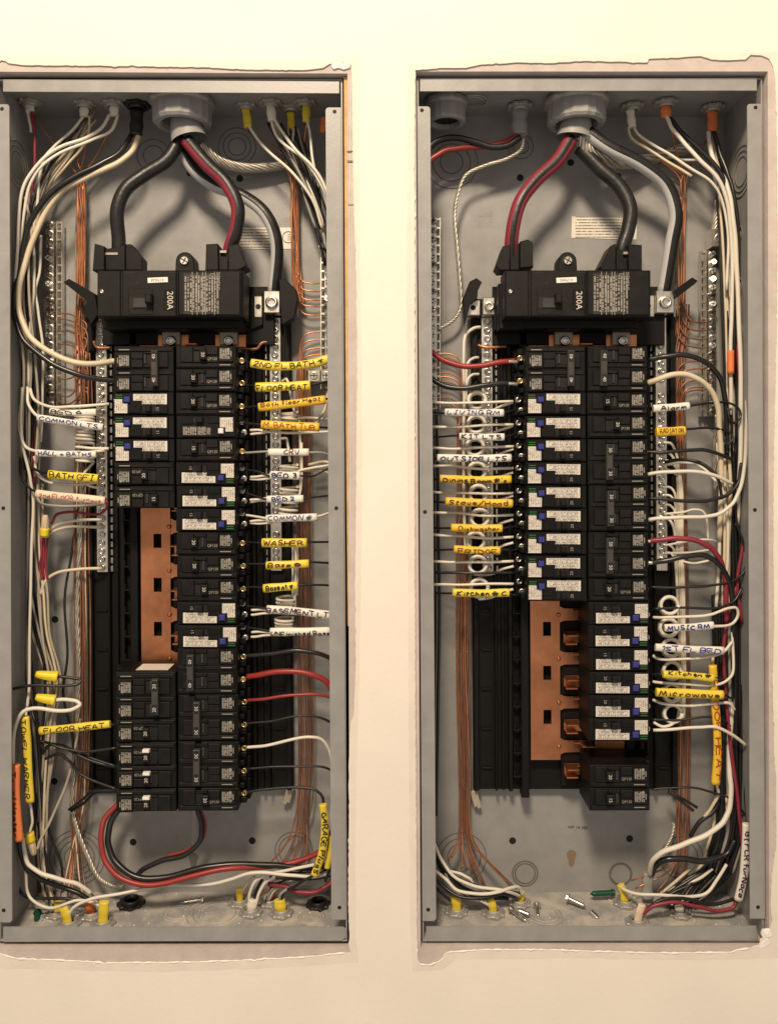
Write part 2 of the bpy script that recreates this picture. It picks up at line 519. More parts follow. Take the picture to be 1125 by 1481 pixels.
eL = enclosure('left', -6, 0.004, 495, 0.0058, 114, 1362, 'left grey steel breaker panel box with a single large bushing at its top')
eR = enclosure('right', 603, 0.0062, 1102, 0.0018, 112, 1362, 'right grey steel breaker panel box with a second grey bushing in its top left corner')

def lip(e, poly):
    MB().prism(poly, -0.5, 2.0, 0.6).build('flange_lip', GREY, e)
lip(eL, [(5, 115), (491, 118), (491, 135), (5, 132.5)])
lip(eL, [(5, 1341), (496, 1341), (501, 1344), (500, 1356), (495, 1360), (5, 1362)])
lip(eR, [(607, 115), (1094, 112.5), (1094, 131), (607, 132)])
lip(eR, [(616, 1340.5), (1093, 1339.5), (1096, 1359), (616, 1361)])
def flange(e, a, holes):
    """a: (x left top, x right top, x left bottom, x right bottom, y top, y bottom, round side)"""
    x0, x1, x2, x3, y0, y1, side = a
    c = 4
    if side > 0: poly = [(x0, y0 + c), (x0 + 1.2, y0 + 1.2), (x0 + c, y0), (x1, y0), (x3, y1), (x2, y1)]
    else: poly = [(x0, y0), (x1 - c, y0), (x1 - 1.2, y0 + 1.2), (x1, y0 + c), (x3, y1 - 3), (x3 - 3, y1), (x2, y1)]
    f = MB().prism(poly, -1.2, 1.0, 0.6).build('side_flange', GREY, e)
    for hx, hy in holes:
        h = MB(); h.lathe((hx, hy, -1.35), [(2.9, 0.12), (2.3, 0.0), (2.2, 0.1)], 14); h.build('screw_hole', DARK, f)
flange(eL, (-6, 14.5, -6, 18.5, 151, 1334, -1), [(4, 158), (6, 735), (6.5, 1316)])
flange(eL, (471, 493, 479.5, 501, 155.5, 1330, 1), [(484, 162), (486.5, 735), (491, 1312)])
flange(eR, (603, 622, 610.5, 630.5, 154, 1332, -1), [(610, 160), (614.5, 740.5), (619, 1315)])
flange(eR, (1079.5, 1099.5, 1083.5, 1105, 150.5, 1328.5, 1), [(1091.5, 156), (1090.5, 737.5), (1095, 1311.5)])

def knock(e, c, radii, axis, rr=0.8):
    m = MB()
    for R in radii: ring(m, c, R, axis, rr)
    m.build('knockout_ring', GREY_DUST if axis == 'y' else GROOVE_SHADE, e)
def bk(px, py): return t(px, py, DEP - 0.2)
knock(eR, bk(653, 235), (18, 30, 42), 'd'); knock(eR, bk(753, 212), (12, 20), 'd')
knock(eR, bk(759, 1263), (16, 20), 'd', 1.1); knock(eR, bk(897, 1264), (16, 18), 'd', 0.8)
knock(eR, bk(667, 1240), (22, 31, 40), 'd'); knock(eR, bk(985, 1240), (26, 34), 'd')
knock(eL, bk(112, 1240), (20, 28, 36, 44), 'd'); knock(eL, bk(343, 212), (14, 22, 30), 'd'); knock(eL, bk(222, 225), (16, 26), 'd'); knock(eL, bk(425, 1230), (24, 30), 'd')
knock(eL, (-3.8, 215, 66), (20, 28, 36), 'x', 1.0); knock(eL, (-3.8, 300, 70), (12, 20), 'x', 1.0)
knock(eR, (1099.8, 225, 66), (22, 30, 38), 'x', 1.0); knock(eR, (1099.9, 320, 78), (9, 15), 'x', 1.0); knock(eR, (1100, 400, 78), (9, 15), 'x', 1.0); knock(eR, (1100, 470, 78), (9, 15), 'x', 1.0)
knock(eL, (300, 1359.7, 70), (28, 36, 46), 'y', 1.0); knock(eL, (240, 1359.7, 70), (16, 22), 'y', 1.0); knock(eL, (445, 1359.7, 60), (16, 20), 'y', 0.9)
knock(eR, (800, 1359.7, 66), (20, 26), 'y', 0.9); knock(eR, (1000, 1359.7, 60), (20, 28), 'y', 0.9); knock(eR, (690, 116.2, 70), (16, 22), 'y', 0.9)
for e, hs in ((eL, ((80, 896), (347, 258), (79, 1130), (193, 1218), (365, 1216), (275, 250))), (eR, ((752, 257), (741, 1216), (910, 1213), (893, 255), (825, 235)))):
    for hx, hy in hs:
        p = bk(hx, hy)
        MB().lathe((p[0], p[1], p[2] - 0.4), [(5.6, 0.5), (4.6, 0.0), (4.4, 0.3)], 18).build('mounting_hole', DARK, e)
for e, px, py in ((eR, 826, 1236), (eL, 280, 1240)):
    p = bk(px, py)
    MB().prism([(p[0] + 7.6 * math.cos(a), p[1] + 7.6 * math.sin(a)) for a in [math.radians(140 + 26 * i) for i in range(11)]] + [(p[0] + 4, p[1] + 16), (p[0] + 2, p[1] + 19), (p[0] - 2, p[1] + 19), (p[0] - 4, p[1] + 16)], DEP - 0.5, DEP - 0.1).build('keyhole_slot', KEYH if e is eR else GROOVE_SHADE, e)
# embossed words and paper labels on the back plates
em = MB(); p = bk(702, 316); add_text(em, 'LINE', p[0], p[1] - 7, DEP - 0.4, 11); add_text(em, 'LINE', p[0], p[1] + 9, DEP - 0.4, 11, 180); em.build('embossed_word', GREY, eR)
em = MB(); p = bk(150, 318); add_text(em, 'LINE', p[0], p[1], DEP - 0.4, 9); p = bk(417, 318); add_text(em, 'CO', p[0], p[1], DEP - 0.4, 9); em.build('embossed_word', GREY, eL)
em = MB(); p = bk(946, 315); add_text(em, 'CO', p[0], p[1], DEP - 0.4, 9); em.build('embossed_word', GREY, eR)
em = MB(); p = bk(835, 1197); add_text(em, 'WF 14 200', p[0], p[1], DEP - 0.4, 7, -2); em.build('stamped_code', DARK, eR)
def paper(e, c, mtl=LABELP):
    pts = [t(x, y, DEP - 0.7) for x, y in c]
    m = MB(); m.prism([(q[0], q[1]) for q in pts], DEP - 0.9, DEP - 0.3)
    return m.build('paper_label', mtl, e)
paper(eR, [(826.5, 313), (920.5, 316), (919.5, 346.5), (826, 344)])
paper(eL, [(344, 327.5), (404, 329), (404, 361), (343, 359)])
lb = paper(eL, [(405, 329), (426, 329.5), (426, 360), (405, 360)], SL['white'])
m = MB(); p = t(417, 343, DEP - 1.3); ring(m, p, 9, 'd', 0.5)
for k in range(4): m.box(p[0] - 1, p[0] + 8, p[1] - 5 + 3 * k, p[1] - 4.4 + 3 * k, DEP - 1.3, DEP - 1.0)
m.build('printed_mark', DARK, lb)

# ------------------------------------------------------------------ bus interiors
CLX, CRX = 246.2, 853.9
SH = 0.0055                                   # the interiors lean a touch
def yt_(py, d): return CY + (py - CY) * (1 + d / D)
def off(y): return SH * (y - 500)

def screw_mesh(name, r, h, material, slot=0.24, hexr=False):
    m = MB(); n = 18
    o = (CX, CY, 0)
    m.lathe(o, [(r, h), (r, h * 0.35), (r * 0.86, 0), (r * 0.5, 0), (r * 0.46, h * 0.35)] if hexr else [(r, h), (r, h * 0.45), (r * 0.8, 0.0)], 16)
    if not hexr:
        m.box(CX - r * 0.82, CX + r * 0.82, CY - r * slot / 2, CY + r * slot / 2, -0.12, 0.3, mi=1)
        m.box(CX - r * slot / 2, CX + r * slot / 2, CY - r * 0.7, CY + r * 0.7, -0.08, 0.3, mi=1)
    return m.mesh(name, [material, DARK], wv((CX, CY, 0)))
SCR_BAR = screw_mesh('bar_screw', 5.3, 6, STEEL, hexr=True)
SCR_GND = screw_mesh('ground_screw', 5.2, 9, STEEL)
SCR_TERM = screw_mesh('terminal_screw', 4.9, 5, BRASS, hexr=True)
SCR_TERMS = screw_mesh('terminal_screw_plated', 4.7, 5, ALU, hexr=True)
SCR_BIG = screw_mesh('lug_screw', 10.5, 9, ALU, hexr=True)
SCR_MED = screw_mesh('strap_screw', 8.0, 7, STEEL, hexr=True)
SCR_SLOT = screw_mesh('slotted_screw', 6.5, 4, ALU, slot=0.22)

def interior(cx, label, side_vis):
    e = thing('bus_assembly', (cx, yt_(1145, 112), 118), label, 'bus assembly', 'breaker bus assemblies')
    y0, y1 = yt_(395, 112), yt_(1143, 112)
    o0 = off(y0)
    m = MB()
    m.box(cx - 161 + o0, cx + 161 + o0, y0 + 40, y1, 116, 124, 1.0, SH)
    m.build('base_plate', BASE, e)
    for s in (-1, 1):                         # upright plastic ribs that carry the breakers
        for a0, a1, dd in ((76, 88, 92), (100, 106, 102), (112, 116, 108), (124, 127, 104), (152, 160, 106)):
            x0, x1 = sorted((cx + s * a0, cx + s * a1))
            m = MB(); m.box(x0 + o0, x1 + o0, y0 + 70, y1 + (4 if a0 == 76 else -2), dd, 116, 1.0, SH)
            m.build('rail', BASE, e)
        mc = MB()                              # clip hooks, one per pole
        mc.box(CX - 7, CX + 7, CY - 1.2, CY + 1.2, 0, 8, 0.4)
        mc.box(CX - 7, CX - 4.5, CY - 9, CY + 1.2, 0.2, 8, 0.4)
        mc.box(CX + 3, CX + 7, CY - 8, CY - 1.2, 3, 9, 0.4)
        me = mc.mesh('clip', BLK, wv((CX, CY, 0)))
        for i in range(19):
            y = yt_(516 + 33.8 * i, 95)
            place(me, 'clip', e, (cx + s * 93 + off(y), y, 98))
        # small moulded steps on the base, seen where slots stand empty
        for i in range(11):
            y = yt_(540 + 57 * i, 112)
            mm = MB(); mm.box(cx + s * 140 - 8 + off(y), cx + s * 140 + 8 + off(y), y, y + 3, 112.5, 116, 0.6); mm.build('moulded_step', BLK, e)
    # copper bus bars with slots and stab fingers
    for s in (-1, 1):
        xa, xb = sorted((cx + s * 73, cx + s * 27))
        ya, yb = yt_(480, 100), yt_(1098 if s < 0 else 1130, 100)
        m = MB(); sl = [c for c in (yt_(782 + 63.5 * k, 100) for k in range(-4, 6)) if c + 14 < yb]
        xm = cx + s * 47
        bnd = [ya] + [y for c in sl for y in (c - 11, c + 11)] + [yb]
        for k in range(0, len(bnd) - 1):      # solid bands and the bands beside each slot
            if k % 2 == 0:
                m.box(xa + off(bnd[k]), xb + off(bnd[k]), bnd[k], bnd[k + 1], 97, 101, 0.0, SH)
            else:
                m.box(xa + off(bnd[k]), xm - 6.2 + off(bnd[k]), bnd[k] - 0.05, bnd[k + 1] + 0.05, 97, 101, 0.0, SH)
                m.box(xm + 6.2 + off(bnd[k]), xb + off(bnd[k]), bnd[k] - 0.05, bnd[k + 1] + 0.05, 97, 101, 0.0, SH)
        bus = m.build('copper_bus', COPBUS, e)
        fm = MB()
        q = s
        P = [(CX, CY - 13), (CX - q * 7, CY - 9.5), (CX - q * 48, CY - 8.5), (CX - q * 48, CY + 8.5), (CX - q * 7, CY + 9.5), (CX, CY + 13)]
        fm.prism(P if q < 0 else P[::-1], 1, 3.5)
        xs = sorted((CX - q * 30, CX - q * 48))
        fm.box(xs[0], xs[1], CY - 8.4, CY - 6.2, -24, 2, 0.5)                     # the upright blade a breaker clips on
        xs2 = sorted((CX - q * 20, CX - q * 31))
        fm.box(xs2[0], xs2[1], CY - 8.4, CY - 6.6, -8, 2, 0.5)                    # its step
        fm.box(xs[0], xs[1], CY + 6.2, CY + 8.4, -16, 2, 0.5)
        fme = fm.mesh('stab_finger', COPBUS, wv((CX, CY, 0)))
        dm = MB(); dm.lathe((CX, CY, 0), [(3.8, 3), (3.4, 1), (2.0, 0)], 12); dme = dm.mesh('rivet', COPBUS, wv((CX, CY, 0)))
        for k in range(10):
            y = yt_((507.5 if s < 0 else 540.5) + 63.5 * k, 100)
            if y > yb - 4: break
            place(fme, 'stab_finger', e, (cx + s * 27.2 + off(y), y, 97.5))
            place(dme, 'rivet', e, (cx + s * 29 + off(y), y, 95.5))
    m = MB(); m.box(cx - 25 + off(700), cx + 25 + off(700), yt_(500, 100), yt_(1138, 100), 104, 108, 0, SH); m.build('phase_barrier', BASE, e)
    # straps coming down from the main breaker
    for dx in (-21, 68):
        m = MB(); m.box(cx + dx - 14, cx + dx + 14, yt_(455, 80), yt_(499, 85), 84, 90, 0.8); stp = m.build('main_strap', STRAP, e)
        place(SCR_MED, 'strap_screw', e, (cx + dx + 1, yt_(493, 80), 77))
        m = MB(); m.box(cx + dx - 22, cx + dx + 26, yt_(484, 92), yt_(502, 92), 91, 96, 0.5); m.build('strap_pad', COPBUS, e)
    m = MB(); m.box(cx - 130, cx + 138, yt_(415, 95), yt_(500, 100), 92, 100, 1); m.build('main_mount', BASE, e)
    # neutral bars
    for s, ya, yb in ((-1, 459, 828), (1, 459, 826)):
        xn = cx + s * 137
        y0n, y1n = yt_(ya, 106), yt_(yb, 106)
        bar = MB()
        bar.box(xn - 9 + off(y0n), xn + 9 + off(y0n), y0n, y1n, 108, 117, 0.8, SH)
        b = bar.build('neutral_bar', ALU, e)
        bar = MB()
        n = int((y1n - y0n) / 12.9)
        for k in range(n):                    # lay-in ports beside each screw
            y = y0n + 5 + 12.9 * k
            bar.box(xn - s * 13 - 3 + off(y), xn - s * 13 + 3 + off(y), y, y + 9, 110, 117, 0.5)
        bar.build('port_row', ALU, b)
        for k in range(n):
            y = y0n + 7 + 12.9 * k
            if random.random() < 0.04: continue
            place(SCR_BAR, 'bar_screw', b, (xn + off(y) + random.uniform(-0.6, 0.6), y, 103 + random.uniform(-1, 2)), (random.uniform(-.12, .12), random.uniform(0, 3), random.uniform(-.12, .12)))
    return e
iL = interior(CLX, 'black plastic bus assembly with a tall bare copper strip in the left panel', 1)
iR = interior(CRX, 'black plastic bus assembly with copper stab fingers showing in the right panel', 1)

def lug(e, px0, px1, py0, py1, d, big=True, hole=None):
    a, b = t(px0, py0, d), t(px1, py1, d)
    m = MB(); m.box(a[0], b[0], a[1], b[1], d, d + 24, 1.2); o = m.build('neutral_lug' if big else 'bond_plate', ALU, e)
    if big:
        place(SCR_BIG, 'lug_screw', o, ((a[0] + b[0]) / 2, (a[1] + b[1]) / 2 + (1 if big else 0), d - 6)).scale = (0.95,) * 3 if px1 - px0 > 20 else (0.75,) * 3
    else:
        MB().lathe(((a[0] + b[0]) / 2, (a[1] + b[1]) / 2, d - 0.4), [(4.2, 0.5), (4.0, 0.0), (3.6, 0.2)], 16).build('hole', DARK, o)
lug(iL, 381.5, 405, 420.5, 452.5, 78); lug(iL, 367.5, 379.5, 428, 459, 84, False)
lug(iR, 948, 974.5, 420.5, 452.5, 78); lug(iR, 928, 946, 427, 458, 84, False)
lug(iR, 698, 716, 430, 455, 84); lug(iR, 674, 694, 434, 456, 84, False)
def arm(e, pts, d0, d1):
    m = MB(); m.prism([t(x, y, d0)[:2] for x, y in pts], d0, d1, 1.0); m.build('retainer_arm', BLK, e)
arm(iL, [(92, 408), (100, 403), (138, 425), (142, 455), (132, 470), (122, 445), (128, 436)], 70, 84)
arm(iL, [(116, 440), (132, 452), (134, 505), (128, 510), (128, 462)], 90, 100)
arm(iL, [(404, 404), (412, 403), (428, 418), (431, 432), (425, 460), (408, 470), (405, 440)], 70, 90)
arm(iL, [(356, 400), (359, 400), (359, 425), (380, 425), (380, 470), (356, 480)], 86, 98)
arm(iR, [(669, 432), (679, 407), (689, 402), (697, 408), (691, 420), (690, 432), (680, 440), (672, 470)], 72, 86)
arm(iR, [(975, 420), (1001, 401), (1009, 406), (1004, 411), (979, 430)], 66, 80)
arm(iR, [(714, 416), (720, 416), (722, 470), (714, 480)], 84, 96)

# ------------------------------------------------------------------ ground bars
def ground_bar(name, px, pplate, y0, y1, d, label, n, lugtop=None, mtl=STEEL):
    a, b = t(px, y0, d), t(px, y1, d)
    e = thing('ground_bar', (a[0], b[1], 126), label, 'ground bar', 'ground bars')
    m = MB(); m.box(a[0] - 6, a[0] + 6, a[1], b[1], d, d + 14, 0.8, (t(px, y1, d)[0] - a[0] + 1.5) / (b[1] - a[1])); bar = m.build('bar', ALU, e)
    q = t(pplate, y0, d)
    m = MB(); step = (b[1] - a[1]) / n
    m.box(q[0] - 4.5, q[0] - 3, q[1], b[1], d + 2, d + 12); m.box(q[0] + 3, q[0] + 4.5, q[1], b[1], d + 2, d + 12)
    for k in range(n):
        y = a[1] + step * (k + 0.5)
        m.box(q[0] - 3.2, q[0] + 3.2, y - 6, y - 2.5, d + 2, d + 12, 0.4)
    m.build('port_row', ALU, e)
    for k in range(n):
        y = a[1] + step * (k + 0.5)
        place(SCR_GND, 'ground_screw', bar, (a[0] + random.uniform(-.5, .5), y, d - 7 + random.uniform(-1.5, 1.5)), (random.uniform(-.25, .25), random.uniform(0, 3), random.uniform(-.3, .3)))
    if lugtop:
        u, v_ = t(lugtop[0], lugtop[1], d), t(lugtop[2], lugtop[3], d)
        m = MB(); m.box(u[0], v_[0], u[1], v_[1], d - 14, d + 12, 1.2); lo = m.build('ground_lug', ALU, e)
        place(SCR_SLOT, 'lug_screw', lo, ((u[0] + v_[0]) / 2, (u[1] + v_[1]) / 2, d - 17))
    return e
ground_bar('a', 72.5, 85.5, 319, 590, 112, 'long ground bar with big dark screws at the left side of the left panel', 22)
ground_bar('b', 474, 467.5, 340, 562, 108, 'ground bar half hidden behind the right flange of the left panel', 18, (461, 335, 478, 362))
ground_bar('c', 626, 633, 314, 592, 108, 'bright ground bar beside the left flange of the right panel', 22)
ground_bar('d', 1029, 1017.5, 362, 602, 108, 'ground bar topped by a lug at the right side of the right panel', 20, (1024, 334, 1044, 360))
# spare lug bracket behind the sleeves on the right of the left panel
e = thing('ground_lug', t(462, 585, 122), 'steel lug bracket behind yellow sleeves near the right flange of the left panel', 'lug')
for x0, x1, y0, y1, dd in ((445, 463, 535, 552, 100), (464, 480, 534, 552, 90)):
    a, b = t(x0, y0, dd), t(x1, y1, dd)
    m = MB(); m.box(a[0], b[0], a[1], b[1], dd, 128, 1); o = m.build('bracket', ALU, e)
    place(SCR_SLOT, 'screw', o, ((a[0] + b[0]) / 2, (a[1] + b[1]) / 2, dd - 2))
# ------------------------------------------------------------------ main breakers
def main_breaker(ox, serial, label, knob, earx):
    """ox: photo x of the left edge of the moulded case"""
    d = 12
    def X(px): return t(ox + px, 0, d)[0]
    def Y(py): return t(0, py, d)[1]
    e = thing('main_breaker', (X(105), Y(458), 100), label, 'main breaker', 'main breakers')
    m = MB(); m.box(X(0), X(211), Y(391), Y(458.5), d + 1, 60, 2.2); m.box(X(-4), X(205), Y(402), Y(470), 50, 92, 2); body = m.build('case', BLK2, e)
    m = MB(); m.box(X(0.6), X(34), Y(391.8), Y(457.8), d - 1.5, d + 4, 1.2); m.build('end_cover', BLK2, e)
    place(SCR_TERMS, 'cover_screw', e, (X(7.5), Y(422), d - 3)).scale = (0.6,) * 3
    MB().lathe((X(6), Y(420), d - 1.7), [(4.2, 0.3), (3.9, 0.0)], 14).build('screw_recess', DARK, e)
    m = MB(); m.box(X(37), X(115), Y(391.4), Y(458), d - 2.5, d + 4, 1.2); m.build('centre_cover', BLK2, e)
    m = MB()
    m.box(X(42), X(55), Y(394), Y(395.6), d - 2.7, d); m.box(X(103), X(115), Y(394), Y(395.6), d - 2.7, d)
    m.lathe((X(59), Y(410), d - 2.7), [(2.2, 0.2), (2.0, 0)], 12)
    m.build('slot', DARK, e)
    m = MB(); m.box(X(117), X(209), Y(391.2), Y(458), d - 4, d + 4, 3.0); m.build('rating_cover', BLK2, e)
    m = MB(); m.box(X(126), X(176), Y(396), Y(455), d - 4.25, d - 4.05); m.build('rating_print', MAINP, e)
    m = MB()
    for x in (138, 145, 153, 157, 170): m.box(X(x), X(x + 0.8), Y(394), Y(456), d - 4.4, d - 4.2)
    add_text(m, 'SIEMENS', X(175.5), Y(407.5), d - 4.45, 7.2, -90)
    ring(m, (X(167), Y(400.5), d - 4.3), 3.8, 'd', 0.5, 20)
    add_text(m, 'UL', X(167), Y(400.5), d - 4.4, 3.6, -60)
    add_text(m, 'TYPE QN2200', X(175.5), Y(445), d - 4.4, 3.2, -90)
    m.build('rating_lines', DIMP, e)
    # handle in its well
    m = MB(); m.box(X(46), X(81), Y(418), Y(456), d - 3.4, d - 1, 0.8); m.build('handle_well', BLK2, e)
    m = MB(); m.box(X(48), X(78), Y(430), Y(446), d - 3.6, d - 3.0); m.build('well_opening', DARK, e)
    m = MB(); m.box(X(53), X(73), Y(432), Y(446), d - 5.5, d - 2.9, 0.8); m.build('handle_slide', TOG, e)
    m = MB(); m.box(X(knob), X(knob + 9.5), Y(427.5), Y(441), d - 16, d - 3, 2.0); m.build('handle', BLK2, e)
    m = MB(); m.box(X(97), X(115), Y(419), Y(449), d - 3.4, d - 2, 0.6); rp = m.build('rating_plate', BLK, e)
    m = MB(); add_text(m, '200A', X(106), Y(435), d - 3.6, 12.5, -90); m.build('lettering', WHITEP, rp)
    m = MB(); m.prism([(X(73.5), Y(402.5)), (X(102.5), Y(401.2)), (X(103), Y(408.5)), (X(74), Y(409.8))], d - 3.0, d - 2.3); sk = m.build('serial_sticker', WHITEB, e)
    m = MB(); add_text(m, serial, X(88), Y(405.6), d - 3.15, 5.2, 181); m.build('lettering', INK['black'], sk)
    # mounting ear and its screw
    p = t(earx, 378, 66)
    m = MB()
    m.prism([(p[0] + 14 * math.cos(a), p[1] + 14 * math.sin(a)) for a in [math.radians(180 + 15 * i) for i in range(13)]] + [(p[0] + 15, p[1] + 20), (p[0] - 15, p[1] + 20)], 64, 96, 1.5)
    ear = m.build('mounting_ear', BLK2, e)
    MB().lathe((p[0], p[1], 63.4), [(10, 0.5), (9.6, 0)], 20).build('ear_recess', DARK, ear)
    place(SCR_SLOT, 'mounting_screw', ear, (p[0], p[1], 60), (0, 0.5, 0)).scale = (1.12,) * 3
    return e
mL = main_breaker(141, 'A170528', 'black main breaker marked 200A in the left panel with serial ending 528', 73, 268)
mR = main_breaker(730, 'A170405', 'black main breaker marked 200A in the right panel with serial ending 405', 70, 820)
def shroud(e, parts):
    for pts, d0, d1 in parts:
        m = MB(); m.prism([t(x, y, d0)[:2] for x, y in pts], d0, d1, 1.2); m.build('lug_shroud', BLK2, e)
shroud(mL, [([(137, 352), (151, 356), (151, 391), (134, 391)], 30, 62), ([(151.5, 360), (176, 356), (181, 352), (181, 391), (151.5, 391)], 38, 80), ([(181.5, 353), (190, 353), (206, 373), (206, 391), (181.5, 391)], 44, 70),
            ([(298, 353), (315, 352), (316, 391), (297, 391)], 34, 70), ([(316.5, 361), (330, 361), (330, 391), (316.5, 391)], 42, 80), ([(330.5, 355), (345, 352), (352, 372), (357, 384), (345, 391), (330.5, 391)], 32, 70)])
shroud(mR, [([(717, 385), (727, 356), (737, 354), (737, 391), (722, 391)], 34, 70), ([(737.5, 352), (751, 352), (751, 391), (737.5, 391)], 42, 80), ([(752, 349), (763, 346), (770, 350), (771, 386), (752, 388)], 26, 60),
            ([(867, 386), (883, 355), (890, 352), (890, 391), (870, 391)], 34, 70), ([(890.5, 362), (908, 360), (908, 391), (890.5, 391)], 42, 80), ([(908.5, 353), (928, 354), (928, 391), (908.5, 391)], 32, 70)])
for e, x0, x1, y in ((mL, 153, 171, 365), (mL, 318, 328, 362), (mR, 901, 911, 364)):
    a, b = t(x0, y, 37), t(x1, y + 4, 37)
    MB().box(a[0], b[0], a[1], b[1], 36.5, 46, 0.5).build('lug_edge', STRAP, e)

# ------------------------------------------------------------------ branch breakers
# Parts are meshes in the right-column attitude, origin on the bus centre line; the left column turns them half round.
V0 = wv((CX, CY, 0))
def lm(): return MB()
def B(m, a0, a1, v0, v1, d0, d1, bev=0.0): return m.box(CX + a0, CX + a1, CY + v0, CY + v1, d0, d1, bev)
ROW = 34.3
MESH = {}
def mk(key, fn, mats):
    if key not in MESH:
        m = MB(); fn(m); MESH[key] = m.mesh(key, mats, V0)
    return MESH[key]

def body_fn(poles):
    def f(m):
        h = ROW * poles / 2 - 0.45
        B(m, 1.2, 89.6, -h, h, 25.5, 92, 1.0)
        for k in range(poles):
            c = (k - (poles - 1) / 2) * ROW
            B(m, 88, 101, c - 16.2, c + 16.2, 66, 96, 1.2)
            B(m, 84, 95.5, c - 16.4, c - 9, 44, 92, 1.0)
            B(m, 84, 97.5, c + 8, c + 16.4, 52, 92, 1.0)
            B(m, 12, 76, c - 12, c + 12, 90, 108)
    return f
def face_fn(poles, kind):
    def f(m):
        for k in range(poles):
            c = (k - (poles - 1) / 2) * ROW
            if kind in ('afci', 'gfci'):
                B(m, 9, 88.6, c - 15.4, c + 15.2, 23.6, 27, 0.8)
                B(m, 9.5, 26, c - 14.5, c - 4, 21.8, 24, 0.6); B(m, 49, 66, c - 14, c - 5, 22.2, 24, 0.6)
            else:
                B(m, 3.0, 88.4, c + 8.6, c + 14.6, 23.8, 27, 0.8)
                B(m, 9, 27, c - 15.2, c + 7.6, 22.4, 27, 0.8)
                B(m, 46, 63.6, c - 15.2, c - 3.4, 21.8, 27, 0.8)
                B(m, 46, 63.6, c - 2.4, c + 7.6, 23.2, 27, 0.6)
                B(m, 64.6, 86, c - 15.4, c + 6.6, 22.6, 27, 0.8)
                B(m, 64.6, 86, c - 16.2, c - 15.4, 21.6, 27, 0.2)
                B(m, 27.8, 45.2, c + 5.2, c + 7.8, 22.6, 27, 0.6)
                B(m, 27.8, 45.2, c - 15.2, c - 10.2, 22.6, 27, 0.6)
    return f

